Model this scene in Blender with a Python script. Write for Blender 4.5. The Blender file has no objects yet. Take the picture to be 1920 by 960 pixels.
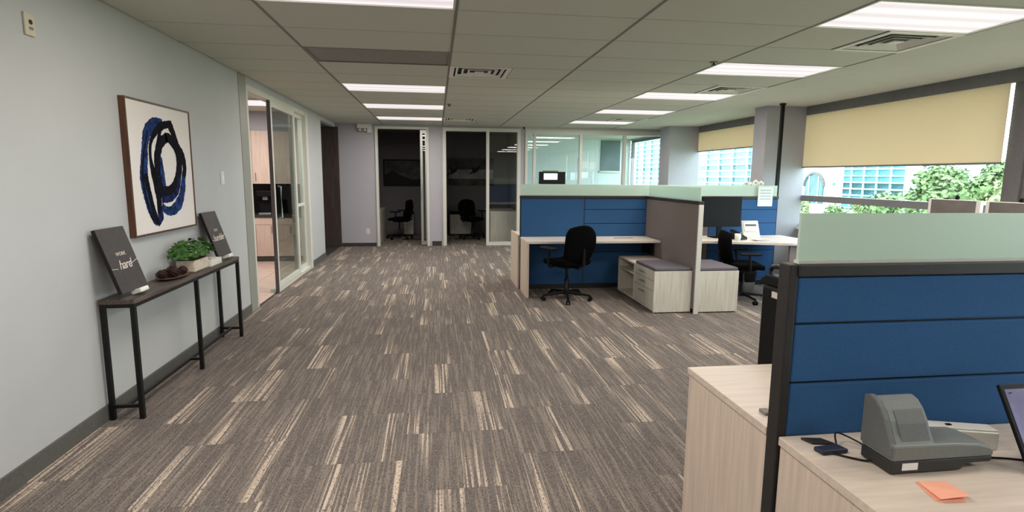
import bpy, bmesh, math, random
from mathutils import Vector, Matrix
random.seed(7)
C = bpy.context.scene.collection
SC = bpy.context.scene

# ------------------------------------------------------------------ camera, world, exposure
CAM_H = 1.5093
cam_d = bpy.data.cameras.new('camera')
cam_d.sensor_fit = 'HORIZONTAL'; cam_d.sensor_width = 36.0
cam_d.lens = 1044.77 / 1920 * 36.0
cam_d.clip_start = 0.05; cam_d.clip_end = 600
cam = bpy.data.objects.new('camera', cam_d); C.objects.link(cam)
def cam_rot(yaw, pitch, roll):
    cy, sy, cp, sp = math.cos(yaw), math.sin(yaw), math.cos(pitch), math.sin(pitch)
    f = Vector((sy*cp, cy*cp, -sp)); r = Vector((cy, -sy, 0)); u = r.cross(f)
    cr, sr = math.cos(roll), math.sin(roll)
    r2 = cr*r + sr*u; u2 = -sr*r + cr*u
    return Matrix(((r2.x, u2.x, -f.x), (r2.y, u2.y, -f.y), (r2.z, u2.z, -f.z)))
cam.matrix_world = Matrix.Translation((0, 0, CAM_H)) @ cam_rot(0.134827510, 0.143175538, 0.00808189259).to_4x4()
SC.camera = cam

world = bpy.data.worlds.new('overcast_sky'); SC.world = world; world.use_nodes = True
bg = world.node_tree.nodes['Background']
bg.inputs[0].default_value = (0.76, 0.91, 1.0, 1); bg.inputs[1].default_value = 6.0

SC.view_settings.view_transform = 'Standard'; SC.view_settings.look = 'None'
SC.view_settings.gamma = 1.0; SC.view_settings.exposure = 0.5; SC.view_settings.use_curve_mapping = False

LAMP_W = 19.0       # watts of the area lamp inside each lit troffer
LENS = 0.70         # glow of the troffer lens

# ------------------------------------------------------------------ materials
def lin(c):
    return tuple(((x/255)/12.92 if x/255 <= .04045 else ((x/255+.055)/1.055)**2.4) for x in c)
MATS = {}
def new_mat(name):
    m = bpy.data.materials.new(name); m.use_nodes = True
    nt = m.node_tree
    return m, nt, nt.nodes, nt.links
def mat(name, rgb, rough=.6, metal=0., spec=.4, var=.06, scale=30, bump=0., stretch=(1, 1, 1), emit=None):
    """plain procedural: base colour with a faint noise variation and optional fine relief"""
    m, nt, N, L = new_mat(name)
    b = N['Principled BSDF']; c = lin(rgb)
    b.inputs['Roughness'].default_value = rough; b.inputs['Metallic'].default_value = metal
    b.inputs['Specular IOR Level'].default_value = spec
    tc = N.new('ShaderNodeTexCoord'); mp = N.new('ShaderNodeMapping'); mp.inputs['Scale'].default_value = stretch
    no = N.new('ShaderNodeTexNoise'); no.inputs['Scale'].default_value = scale; no.inputs['Detail'].default_value = 4
    L.new(tc.outputs['Object'], mp.inputs[0]); L.new(mp.outputs[0], no.inputs['Vector'])
    r = N.new('ShaderNodeValToRGB')
    lo = [max(0, x*(1-var*2)) for x in c]; hi = [min(1, x*(1+var*2)) for x in c]
    r.color_ramp.elements[0].position = .3; r.color_ramp.elements[1].position = .7
    r.color_ramp.elements[0].color = (*lo, 1); r.color_ramp.elements[1].color = (*hi, 1)
    L.new(no.outputs['Fac'], r.inputs[0]); L.new(r.outputs[0], b.inputs['Base Color'])
    if bump:
        bp = N.new('ShaderNodeBump'); bp.inputs['Strength'].default_value = bump; bp.inputs['Distance'].default_value = .004
        L.new(no.outputs['Fac'], bp.inputs['Height']); L.new(bp.outputs[0], b.inputs['Normal'])
    if emit:
        b.inputs['Emission Color'].default_value = (*lin(rgb), 1); b.inputs['Emission Strength'].default_value = emit
    MATS[name] = m
    return m
def wood(name, rgb, rough=.5, axis='Z', var=.12, scale=9):
    st = {'Z': (6, 6, .35), 'X': (.35, 6, 6), 'Y': (6, .35, 6)}[axis]
    return mat(name, rgb, rough, var=var, scale=scale, stretch=st)

M_wall = mat('painted_wall', (190, 192, 192), .75, var=.01, scale=3)
M_wall_lilac = mat('lilac_wall', (180, 178, 184), .75, var=.01, scale=3)
M_wall_room = mat('pale_blue_wall', (214, 226, 224), .75, var=.01, scale=3)
M_office_shade = mat('office_shade_tone', (122, 120, 122), .8, var=.02, scale=3)  # wall colour darkened to imitate the shade of the unlit offices
M_white_trim = mat('white_frame', (214, 213, 204), .45, var=.01)
M_frame_grey = mat('grey_frame', (150, 152, 142), .45, var=.01)
M_alu = mat('satin_aluminium', (176, 178, 172), .35, metal=.6, var=.02)
M_base = mat('rubber_baseboard', (92, 92, 88), .6, var=.06, scale=60)
M_base_dark = mat('dark_baseboard', (58, 54, 54), .6, var=.04)
M_tile_ceil = mat('ceiling_tile', (204, 204, 192), .9, var=.03, scale=160, bump=.2)
M_bar = mat('ceiling_bar', (128, 124, 116), .6, var=.02)
M_cross = mat('ceiling_cross_bar', (190, 188, 176), .6, var=.02)
M_dry = mat('drywall_ceiling', (206, 205, 194), .9, var=.01, scale=4)
M_slab = mat('plenum_dark', (58, 56, 52), .9)
M_head = mat('window_head', (112, 112, 110), .7, var=.03, scale=8)
M_col = mat('column_paint', (166, 166, 172), .75, var=.02, scale=4)
M_mull = mat('dark_mullion', (98, 92, 92), .5, var=.03)
M_transom = mat('grey_transom', (126, 125, 127), .5, var=.03)
M_vent = mat('vent_enamel', (232, 230, 220), .5, var=.02)
M_black = mat('black_plastic', (10, 10, 11), .55, spec=.25, var=.1)
M_blackmetal = mat('black_metal', (24, 23, 24), .45, metal=.3, var=.08)
M_blackfab = mat('black_fabric', (10, 10, 11), .95, var=.2, scale=300, bump=.2, spec=.05)
M_cap = mat('charcoal_rail', (44, 41, 40), .5, var=.05)
M_blue = mat('blue_fabric', (56, 96, 142), .9, var=.07, scale=420, bump=.25, spec=.15)
M_greyfab = mat('grey_fabric', (138, 128, 126), .9, var=.05, scale=300, bump=.15, spec=.15)
M_cush = mat('cushion_fabric', (104, 99, 106), .9, var=.07, scale=300, bump=.2, spec=.15)
M_lam_z = wood('ash_laminate_upright', (216, 197, 181), .45, 'Z', .05)
M_lam_x = wood('ash_laminate_top', (214, 199, 184), .4, 'X', .045)
M_lamw = wood('white_ash_laminate', (212, 207, 195), .45, 'Z', .06)
M_lamw_x = wood('white_ash_top', (222, 212, 202), .4, 'X', .04)
M_kit = wood('pink_ash_cabinet', (220, 196, 182), .45, 'Z', .05)
M_walnut = wood('walnut_frame', (88, 56, 38), .5, 'Z', .25)
M_darkwood = wood('dark_wood_door', (70, 58, 56), .45, 'Z', .2)
M_tabletop = wood('smoked_oak_top', (86, 75, 70), .5, 'Y', .25, 14)
M_canvas = mat('canvas', (232, 226, 222), .8, var=.015, scale=400, bump=.15)
M_ink_black = mat('ink_black', (13, 14, 26), .8, spec=.08, var=.3, scale=25)
M_ink_blue = mat('ink_blue', (30, 52, 100), .8, spec=.08, var=.45, scale=22)
M_ink_navy = mat('ink_navy', (20, 32, 76), .8, spec=.08, var=.45, scale=22)
M_sign = mat('sign_board', (62, 57, 57), .6, var=.08, scale=40)
M_signedge = mat('sign_edge', (20, 19, 19), .6)
M_chalk = mat('white_lettering', (226, 214, 204), .7, var=.02)
M_ceram = mat('white_ceramic', (236, 234, 226), .3, var=.01)
M_pot = mat('stone_pot', (214, 202, 184), .6, var=.06, scale=40)
M_leaf = mat('herb_leaf', (66, 110, 44), .6, var=.3, scale=40)
M_soil = mat('soil', (50, 38, 30), .9, var=.2)
M_plate = mat('brown_plate', (110, 84, 74), .35, var=.1)
M_cone = mat('pine_cone', (58, 32, 28), .7, var=.3, scale=80)
M_plast_w = mat('white_plastic', (226, 224, 216), .4, var=.01)
M_plast_c = mat('cream_plastic', (206, 200, 180), .4, var=.01)
M_darkpla = mat('dark_hole', (50, 46, 34), .6)
M_grey_mach = mat('grey_machine', (116, 120, 118), .5, var=.04, scale=200)
M_grey_mach2 = mat('grey_machine_dark', (98, 100, 100), .5, var=.04, scale=200)
M_mach_base = mat('machine_base', (44, 44, 44), .5, var=.04)
M_orange = mat('orange_paper', (255, 178, 150), .7, var=.02)
M_paper = mat('white_paper', (236, 238, 236), .7, var=.01)
M_purple = mat('lilac_screen', (120, 118, 150), .2, var=.25, scale=6, emit=.25)
M_grey_screen = mat('grey_screen', (116, 110, 106), .3, var=.12, scale=5)
M_screen_off = mat('dark_screen', (7, 7, 8), .5, spec=.2, var=.1)
M_screen_lit = mat('lit_screen', (214, 226, 204), .4, var=.02, emit=.7)
M_steel = mat('silver_metal', (170, 172, 172), .35, metal=.7, var=.04)
M_back_black = mat('black_splash', (20, 19, 20), .35, var=.3, scale=12)
M_kfloor = mat('kitchen_tile', (216, 192, 180), .35, var=.05, scale=6)
M_grout = mat('grout', (168, 150, 140), .8)
M_concrete = mat('white_render', (232, 236, 236), .8, var=.03, scale=.4)
M_fac_frame = mat('facade_mullion', (160, 186, 192), .5, var=.02)
M_fac_pane = mat('facade_pane', (96, 156, 178), .12, var=.16, scale=.25)
M_fac_pane_d = mat('facade_pane_dark', (56, 96, 104), .12, var=.2, scale=.4)
M_ground = mat('grass_ground', (140, 150, 120), .9, var=.2, scale=.2)
M_tree = mat('tree_leaf', (104, 126, 80), .8, var=.3, scale=.8)
M_tree2 = mat('tree_leaf_light', (140, 156, 104), .8, var=.25, scale=.8)
M_trunk = mat('tree_bark', (96, 80, 66), .9, var=.2)
M_petal = mat('white_petal', (242, 240, 234), .6, var=.02)
M_petal_c = mat('petal_centre', (150, 150, 60), .6, var=.1)
M_stem = mat('flower_stem', (92, 120, 60), .6)
M_art_dark = mat('dim_print', (70, 68, 66), .6, var=.5, scale=3)
M_art_grey = mat('grey_print', (150, 148, 148), .6, var=.3, scale=3)
M_teal_panel = mat('grey_teal_board', (96, 112, 114), .5, var=.1, scale=2)

def glass_mat(name, tint, ior=1.45, rough=0.0):
    m, nt, N, L = new_mat(name)
    N.remove(N['Principled BSDF'])
    t = N.new('ShaderNodeBsdfTransparent'); t.inputs[0].default_value = (*tint, 1)
    g = N.new('ShaderNodeBsdfGlossy'); g.inputs['Roughness'].default_value = rough; g.inputs[0].default_value = (1, 1, 1, 1)
    lw = N.new('ShaderNodeLayerWeight'); pw = N.new('ShaderNodeMath'); pw.operation = 'POWER'; pw.inputs[1].default_value = 4.0
    L.new(lw.outputs['Facing'], pw.inputs[0])
    f = N.new('ShaderNodeMath'); f.operation = 'MULTIPLY_ADD'; f.inputs[1].default_value = .5; f.inputs[2].default_value = ior
    L.new(pw.outputs[0], f.inputs[0])
    x = N.new('ShaderNodeMixShader')
    L.new(f.outputs[0], x.inputs[0]); L.new(t.outputs[0], x.inputs[1]); L.new(g.outputs[0], x.inputs[2])
    L.new(x.outputs[0], N['Material Output'].inputs[0])
    return m
M_glass = glass_mat('window_glass', (.97, .99, .98), .015)
M_glass_door = glass_mat('door_glass', (.95, .97, .96), .04, .01)
M_glass_kit = glass_mat('reflection_tint_glass', (.74, .81, .79), .08, .02)  # tint darkened to imitate the reflections in the kitchen panes
def frosted(name, rgb, mix=.6, rough=.5):
    m, nt, N, L = new_mat(name)
    b = N['Principled BSDF']; b.inputs['Base Color'].default_value = (*lin(rgb), 1); b.inputs['Roughness'].default_value = rough
    t = N.new('ShaderNodeBsdfTranslucent'); t.inputs[0].default_value = (*lin(rgb), 1)
    x = N.new('ShaderNodeMixShader'); x.inputs[0].default_value = mix
    L.new(b.outputs[0], x.inputs[1]); L.new(t.outputs[0], x.inputs[2])
    L.new(x.outputs[0], N['Material Output'].inputs[0])
    return m
M_frost = frosted('frosted_glass', (224, 240, 230), .55, .25)
M_blind = frosted('blind_fabric', (224, 209, 182), .35, .9)

def lens_mat():
    m, nt, N, L = new_mat('troffer_lens')
    b = N['Principled BSDF']; b.inputs['Base Color'].default_value = (.25, .24, .24, 1)
    tc = N.new('ShaderNodeTexCoord'); w = N.new('ShaderNodeTexWave'); w.bands_direction = 'Y'
    w.inputs['Scale'].default_value = 1.65; w.inputs['Distortion'].default_value = 0
    L.new(tc.outputs['Object'], w.inputs['Vector'])
    r = N.new('ShaderNodeValToRGB')
    r.color_ramp.elements[0].color = (.74, .66, .67, 1); r.color_ramp.elements[1].color = (1, .92, .93, 1)
    L.new(w.outputs['Fac'], r.inputs[0]); L.new(r.outputs[0], b.inputs['Emission Color'])
    b.inputs['Emission Strength'].default_value = LENS
    return m
M_lens = lens_mat()
M_lens_off = mat('unlit_lens', (140, 138, 130), .5, var=.03)

def carpet_mat():
    """brown-grey loop carpet, each tile with its own clusters of pale broken streaks along Y"""
    m, nt, N, L = new_mat('carpet')
    b = N['Principled BSDF']; b.inputs['Roughness'].default_value = .95; b.inputs['Specular IOR Level'].default_value = .1
    tc = N.new('ShaderNodeTexCoord'); oi = N.new('ShaderNodeObjectInfo')
    rv = N.new('ShaderNodeMath'); rv.operation = 'MULTIPLY'; rv.inputs[1].default_value = 57.0; L.new(oi.outputs['Random'], rv.inputs[0])
    sep = N.new('ShaderNodeSeparateXYZ'); L.new(tc.outputs['Object'], sep.inputs[0])
    def noise(sx, sy, seed, detail=2):
        cx = N.new('ShaderNodeMath'); cx.operation = 'MULTIPLY_ADD'; cx.inputs[1].default_value = sx
        L.new(sep.outputs[0], cx.inputs[0]); L.new(rv.outputs[0], cx.inputs[2])
        cy = N.new('ShaderNodeMath'); cy.operation = 'MULTIPLY'; cy.inputs[1].default_value = sy; L.new(sep.outputs[1], cy.inputs[0])
        co = N.new('ShaderNodeCombineXYZ'); L.new(cx.outputs[0], co.inputs[0]); L.new(cy.outputs[0], co.inputs[1])
        az = N.new('ShaderNodeMath'); az.inputs[1].default_value = seed; L.new(rv.outputs[0], az.inputs[0]); L.new(az.outputs[0], co.inputs[2])
        no = N.new('ShaderNodeTexNoise'); no.inputs['Scale'].default_value = 1.0; no.inputs['Detail'].default_value = detail
        L.new(co.outputs[0], no.inputs['Vector']); return no.outputs['Fac']
    def ramp(src, a, bb):
        mr = N.new('ShaderNodeMapRange'); mr.inputs['From Min'].default_value = a; mr.inputs['From Max'].default_value = bb
        L.new(src, mr.inputs['Value']); return mr.outputs[0]
    def mul(a, bb):
        x = N.new('ShaderNodeMath'); x.operation = 'MULTIPLY'; L.new(a, x.inputs[0]); L.new(bb, x.inputs[1]); return x.outputs[0]
    stripe = ramp(noise(75, .9, 1.0), .49, .57)          # thin lines
    cluster = ramp(noise(6.5, .35, 11.0, 1), .53, .62)      # where lines gather
    faint = ramp(noise(80, 2.2, 21.0), .50, .60)
    broken = ramp(noise(110, 70, 31.0), .33, .46)          # loops breaking the line
    t = N.new('ShaderNodeMath'); t.operation = 'MULTIPLY'; t.inputs[1].default_value = .22; L.new(mul(faint, broken), t.inputs[0])
    bright = mul(mul(stripe, cluster), broken)
    mx = N.new('ShaderNodeMath'); mx.operation = 'MAXIMUM'; L.new(bright, mx.inputs[0]); L.new(t.outputs[0], mx.inputs[1])
    fine = N.new('ShaderNodeTexNoise'); fine.inputs['Scale'].default_value = 170; fine.inputs['Detail'].default_value = 3
    L.new(tc.outputs['Object'], fine.inputs['Vector'])
    base = N.new('ShaderNodeMix'); base.data_type = 'RGBA'
    base.inputs[6].default_value = (*lin((80, 73, 70)), 1); base.inputs[7].default_value = (*lin((134, 126, 121)), 1)
    L.new(ramp(fine.outputs['Fac'], .32, .68), base.inputs[0])
    top = N.new('ShaderNodeMix'); top.data_type = 'RGBA'; top.inputs[7].default_value = (*lin((204, 187, 170)), 1)
    L.new(mx.outputs[0], top.inputs[0]); L.new(base.outputs[2], top.inputs[6]); L.new(top.outputs[2], b.inputs['Base Color'])
    bp = N.new('ShaderNodeBump'); bp.inputs['Strength'].default_value = .35; bp.inputs['Distance'].default_value = .004
    L.new(fine.outputs['Fac'], bp.inputs['Height']); L.new(bp.outputs[0], b.inputs['Normal'])
    return m
M_carpet = carpet_mat()

# ------------------------------------------------------------------ mesh helpers
class MB:
    def __init__(s): s.bm = bmesh.new()
    def box(s, x0, y0, z0, x1, y1, z1):
        v = [s.bm.verts.new(p) for p in ((x0,y0,z0),(x1,y0,z0),(x1,y1,z0),(x0,y1,z0),(x0,y0,z1),(x1,y0,z1),(x1,y1,z1),(x0,y1,z1))]
        for f in ((3,2,1,0),(4,5,6,7),(0,1,5,4),(1,2,6,5),(2,3,7,6),(3,0,4,7)): s.bm.faces.new([v[i] for i in f])
        return s
    def prism(s, poly, a, b, axis='Z'):
        """extrude a 2-D outline from a to b along an axis; outline is (y,z) for X, (x,z) for Y, (x,y) for Z"""
        def P(p, t): return {'Z': (p[0], p[1], t), 'X': (t, p[0], p[1]), 'Y': (p[0], t, p[1])}[axis]
        A = [s.bm.verts.new(P(p, a)) for p in poly]; B = [s.bm.verts.new(P(p, b)) for p in poly]
        n = len(poly); fs = [s.bm.faces.new(A), s.bm.faces.new(B)]
        for i in range(n): fs.append(s.bm.faces.new([A[i], A[(i+1) % n], B[(i+1) % n], B[i]]))
        return s
    def tube(s, pts, r, n=8, cap=True):
        pts = [Vector(p) for p in pts]; rings = []
        rr = r if isinstance(r, (list, tuple)) else [r]*len(pts)
        for i, p in enumerate(pts):
            d = (pts[min(i+1, len(pts)-1)] - pts[max(i-1, 0)]).normalized()
            a = d.cross(Vector((0, 0, 1)));
            if a.length < .05: a = d.cross(Vector((0, 1, 0)))
            a.normalize(); b = d.cross(a)
            rings.append([s.bm.verts.new(p + rr[i]*(math.cos(t)*a + math.sin(t)*b)) for t in [2*math.pi*k/n for k in range(n)]])
        for q, w in zip(rings, rings[1:]):
            for k in range(n): s.bm.faces.new([q[k], q[(k+1) % n], w[(k+1) % n], w[k]])
        if cap: s.bm.faces.new(rings[0]); s.bm.faces.new(rings[-1])
        return s
    def bar(s, p, q, w, h=None):
        """square bar between two points"""
        p, q = Vector(p), Vector(q); h = h or w; d = (q-p).normalized()
        a = d.cross(Vector((0, 0, 1)))
        if a.length < .05: a = Vector((1, 0, 0))
        a.normalize(); b = d.cross(a)
        R = [[s.bm.verts.new(c + sa*a*w/2 + sb*b*h/2) for sa, sb in ((-1,-1),(1,-1),(1,1),(-1,1))] for c in (p, q)]
        for k in range(4): s.bm.faces.new([R[0][k], R[0][(k+1) % 4], R[1][(k+1) % 4], R[1][k]])
        s.bm.faces.new(R[0]); s.bm.faces.new(R[1]); return s
    def lathe(s, prof, c=(0, 0, 0), n=20, sx=1, sy=1):
        rings = []
        for r, z in prof:
            if r < 1e-6: rings.append([s.bm.verts.new((c[0], c[1], c[2]+z))])
            else: rings.append([s.bm.verts.new((c[0]+sx*r*math.cos(2*math.pi*k/n), c[1]+sy*r*math.sin(2*math.pi*k/n), c[2]+z)) for k in range(n)])
        for q, w in zip(rings, rings[1:]):
            for k in range(n):
                a = [q[k % len(q)], q[(k+1) % len(q)], w[(k+1) % len(w)], w[k % len(w)]]
                a = list(dict.fromkeys(a))
                if len(a) > 2: s.bm.faces.new(a)
        return s
    def ball(s, c, r, n=10, m=6, sq=(1, 1, 1)):
        return s.lathe([(r*sq[0]*math.sin(math.pi*k/m), -r*sq[2]*math.cos(math.pi*k/m)) for k in range(m+1)], c, n, 1, sq[1]/sq[0])
    def quad(s, *p): s.bm.faces.new([s.bm.verts.new(q) for q in p]); return s
    def grid_shell(s, fn, nu, nv, thick):
        """closed cushion: fn(u,v)->point and normal offset; front and back skins joined by a rim"""
        F = [[s.bm.verts.new(fn(u/nu, v/nv, thick/2)) for u in range(nu+1)] for v in range(nv+1)]
        B = [[s.bm.verts.new(fn(u/nu, v/nv, -thick/2)) for u in range(nu+1)] for v in range(nv+1)]
        for v in range(nv):
            for u in range(nu):
                s.bm.faces.new([F[v][u], F[v][u+1], F[v+1][u+1], F[v+1][u]])
                s.bm.faces.new([B[v][u], B[v+1][u], B[v+1][u+1], B[v][u+1]])
        for u in range(nu):
            s.bm.faces.new([F[0][u], B[0][u], B[0][u+1], F[0][u+1]]); s.bm.faces.new([F[nv][u], F[nv][u+1], B[nv][u+1], B[nv][u]])
        for v in range(nv):
            s.bm.faces.new([F[v][0], F[v+1][0], B[v+1][0], B[v][0]]); s.bm.faces.new([F[v][nu], B[v][nu], B[v+1][nu], F[v+1][nu]])
        return s
    def build(s, name, material, parent=None, bevel=0., smooth=False, subsurf=0, seg=2):
        bmesh.ops.recalc_face_normals(s.bm, faces=s.bm.faces)
        cs = [v.co for v in s.bm.verts]
        lo = Vector([min(c[i] for c in cs) for i in range(3)]); hi = Vector([max(c[i] for c in cs) for i in range(3)])
        ctr = (lo+hi)/2
        if parent is None: ctr.z = lo.z
        bmesh.ops.translate(s.bm, verts=s.bm.verts, vec=-ctr)
        me = bpy.data.meshes.new(name); s.bm.to_mesh(me); s.bm.free()
        if smooth:
            for p in me.polygons: p.use_smooth = True
        me.materials.append(material)
        o = bpy.data.objects.new(name, me); C.objects.link(o)
        link(o, ctr, parent)
        if subsurf:
            md = o.modifiers.new('smooth', 'SUBSURF'); md.levels = md.render_levels = subsurf
        if bevel:
            md = o.modifiers.new('edge', 'BEVEL'); md.width = bevel; md.segments = seg; md.limit_method = 'ANGLE'; md.angle_limit = math.radians(40)
        return o
WLOC = {}
def link(o, world_loc, parent):
    WLOC[o.name] = Vector(world_loc)
    if parent:
        o.parent = parent; o.location = Vector(world_loc) - WLOC[parent.name]
    else: o.location = world_loc
def tag(o, label=None, cat=None, group=None, kind=None):
    for k, v in (('label', label), ('category', cat), ('group', group), ('kind', kind)):
        if v: o[k] = v
    return o
def thing(name, loc, label, cat, group=None):
    o = bpy.data.objects.new(name, None); o.empty_display_size = .1; C.objects.link(o); link(o, loc, None)
    return tag(o, label, cat, group)
def struct(o): o['kind'] = 'structure'; return o
def copy_tree(o, parent=None):
    c = o.copy(); C.objects.link(c); WLOC[c.name] = WLOC[o.name].copy()
    if parent: c.parent = parent
    for ch in list(o.children): copy_tree(ch, c)
    return c
def box(name, m, x0, y0, z0, x1, y1, z1, parent=None, bevel=0.):
    return MB().box(x0, y0, z0, x1, y1, z1).build(name, m, parent, bevel)
def place(root, loc, rz=0, rx=0):
    root.location = loc; root.rotation_euler = (rx, 0, rz); WLOC[root.name] = Vector(loc)
def lettering(name, txt, size, material, parent, mtx, shear=0., space=1.0):
    """flat letters; mtx places the text's XY plane relative to the parent"""
    cu = bpy.data.curves.new('text', 'FONT'); cu.body = txt; cu.size = size; cu.align_x = 'CENTER'; cu.align_y = 'CENTER'
    cu.extrude = .0006; cu.shear = shear; cu.space_character = space; cu.resolution_u = 3
    t = bpy.data.objects.new('text', cu); C.objects.link(t)
    dg = bpy.context.evaluated_depsgraph_get(); me = bpy.data.meshes.new_from_object(t.evaluated_get(dg))
    bpy.data.objects.remove(t); bpy.data.curves.remove(cu)
    me.materials.clear(); me.materials.append(material)
    o = bpy.data.objects.new(name, me); C.objects.link(o); o.parent = parent; o.matrix_local = mtx
    WLOC[o.name] = Vector((0, 0, 0)); return o
def spline(pts, n=6, closed=False):
    out = []; P = [Vector(p) for p in pts]; N = len(P)
    for i in range(N if closed else N-1):
        g = lambda k: P[k % N] if closed else P[max(0, min(N-1, k))]
        a, b, c, d = g(i-1), g(i), g(i+1), g(i+2)
        for k in range(n):
            t = k/n; out.append(.5*((2*b)+(c-a)*t+(2*a-5*b+4*c-d)*t*t+(3*b-a-3*c+d)*t**3))
    if not closed: out.append(P[-1])
    return out

# ------------------------------------------------------------------ the room shell
XL, XR, YB, CZ = -2.02, 5.40, 12.05, 2.543
GX0, GY0 = -1.083, 2.503                       # ceiling grid: bars every 1.22 across, every 0.61 deep

floor = struct(box('floor', M_slab, -5.3, -2.6, -.16, 5.6, 16.2, -.008))
TS = .61
cmesh = None
n = 0
for i in range(13):
    x0 = XL + i*TS
    off = (i % 2) * TS/2 + .19
    for j in range(22):
        y0 = -.4 + off + j*TS; y1 = y0 + TS
        x1 = min(x0 + TS, XR - .05)
        if y0 > 13.2 or y1 < 1.2: continue
        if y0 > 11.9 and x0 > 2.0: continue
        if x0 > 1.2 and y1 < 1.4: continue
        if x1 - x0 < TS - .001:
            box('carpet_tile', M_carpet, x0+.0006, y0+.0006, -.008, x1-.0006, y1-.0006, 0, floor)
            continue
        if cmesh is None:
            o = MB().box(x0+.0006, y0+.0006, -.008, x1-.0006, y1-.0006, 0).build('carpet_tile', M_carpet, floor)
            cmesh = o
        else:
            o = bpy.data.objects.new('carpet_tile', cmesh.data); C.objects.link(o)
            link(o, Vector(((x0+x1)/2, (y0+y1)/2, -.004)), floor)
        n += 1
# carpet beyond the tiles laid one by one, in the rooms and behind the camera
box('carpet_field', M_carpet, -2.02, -2.5, -.008, 5.35, .05, -.001, floor)
box('carpet_field', M_carpet, 2.1, 12.9, -.008, 5.35, 15.3, -.001, floor)
box('carpet_field', M_carpet, -1.7, 13.6, -.008, 1.8, 14.8, -.001, floor)
# kitchen floor tiles
kt = None
for i in range(7):
    for j in range(10):
        x1 = -2.06 - i*.45; y0 = 6.28 + j*.45
        if kt is None: kt = MB().box(x1-.447, y0+.0015, -.008, x1-.003, y0+.4485, 0).build('floor_tile', M_kfloor, floor)
        else:
            o = bpy.data.objects.new('floor_tile', kt.data); C.objects.link(o); link(o, Vector((x1-.225, y0+.225, -.004)), floor)

# ceiling: dark plenum slab above, tiles and bars below it
ceiling = struct(box('ceiling', M_slab, -5.3, -2.6, CZ+.05, 5.6, 16.2, CZ+.2))
lit = {(0, 1): 'first', (0, 7): 'third', (0, 10): 'fourth', (0, 13): 'last',
       (3, 1): 'first', (3, 4): 'second', (3, 7): 'third', (3, 10): 'fourth', (3, 13): 'last'}
unlit = {(0, 4)}
behind = {(0, -2), (3, -2), (0, -5), (3, -5)}
tmesh = None
vents_half = {(3, 2): 1, (3, 6): 1, (3, 12): 1, (1, 5): 0, (1, 13): 0}     # 0: left half of the bay, 1: right half
for k in range(-8, 16):
    y0 = GY0 + .61*k; y1 = min(y0 + .61, YB)
    if y0 < -2.5: continue
    for c in range(-1, 4):
        x0 = XL if c == -1 else GX0 + 1.22*c; x1 = GX0 + 1.22*(c+1)
        if (c, k) in lit or (c, k) in unlit or (c, k) in behind: continue
        if (c, k) in vents_half:
            if vents_half[(c, k)]: x1 = x0 + .61
            else: x0 = x0 + .61
        full = abs(x1-x0-1.22) < .001 and abs(y1-y0-.61) < .001
        if full and tmesh:
            o = bpy.data.objects.new('ceiling_tile', tmesh.data); C.objects.link(o); link(o, Vector(((x0+x1)/2, (y0+y1)/2, CZ+.0075)), ceiling)
            md = o.modifiers.new('edge', 'BEVEL'); md.width = .004; md.segments = 1
        else:
            o = MB().box(x0+.006, y0+.004, CZ, x1-.006, y1-.004, CZ+.015).build('ceiling_tile', M_tile_ceil, ceiling, .004, seg=1)
            if full: tmesh = o
for c in range(5):
    x = GX0 + 1.22*c
    box('grid_bar', M_bar, x-.010, -2.5, CZ-.003, x+.010, YB, CZ+.012, ceiling)
for k in range(-8, 17):
    y = GY0 + .61*k
    if -2.5 < y < YB: box('cross_bar', M_cross, XL, y-.006, CZ-.0015, GX0+4*1.22, y+.007, CZ+.01, ceiling)
box('drywall_strip', M_dry, GX0+4*1.22+.010, -2.5, CZ-.004, XR, YB, CZ+.02, ceiling)
box('office_ceiling', M_office_shade, -1.75, YB+.1, CZ-.004, 1.9, 15.2, CZ+.02, ceiling)
box('meeting_ceiling', M_dry, 1.9, YB+.1, CZ-.004, XR, 15.6, CZ+.02, ceiling)
box('kitchen_ceiling', M_dry, -5.2, 6.1, CZ-.004, -2.12, 12.1, CZ+.02, ceiling)

# left wall: solid run, doorway head, short run past the doors
wl = MB().box(XL-.1, -2.6, 0, XL, 6.27, CZ+.05).box(XL-.1, 6.27, 2.46, XL, 9.34, CZ+.05).box(XL-.1, 9.34, 0, XL, 10.45, CZ+.05).box(XL-.1, 10.45, 2.46, XL, 11.9, CZ+.05).build('wall_left', M_wall); struct(wl)
bb = struct(MB().box(XL, -2.5, 0, XL+.012, 6.27, .1).build('baseboard_left', M_base, bevel=.003))
struct(MB().box(XL, 9.36, 0, XL+.012, 10.45, .1).build('baseboard_left', M_base, bevel=.003))
# far wall with the two office doorways
wf = MB().box(-3.2, YB, 0, -1.25, YB+.1, CZ+.05).box(-1.25, YB, 2.50, 1.85, YB+.1, CZ+.05).box(-.15, YB, 0, .14, YB+.1, 2.5).box(1.78, YB, 0, 1.90, YB+.1, 2.5).build('wall_far', M_wall_lilac); struct(wf)
struct(MB().box(-1.98, YB-.012, 0, -1.27, YB, .075).build('baseboard_far', M_base_dark))
struct(MB().box(-.10, YB-.012, 0, .10, YB, .1).build('baseboard_far', M_base_dark))
struct(MB().box(XL-.1, -2.6, 0, XR+.1, -2.5, CZ+.05).build('wall_near_added', M_wall))  # added wall behind the camera, closes the open room to hold the light
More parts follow.
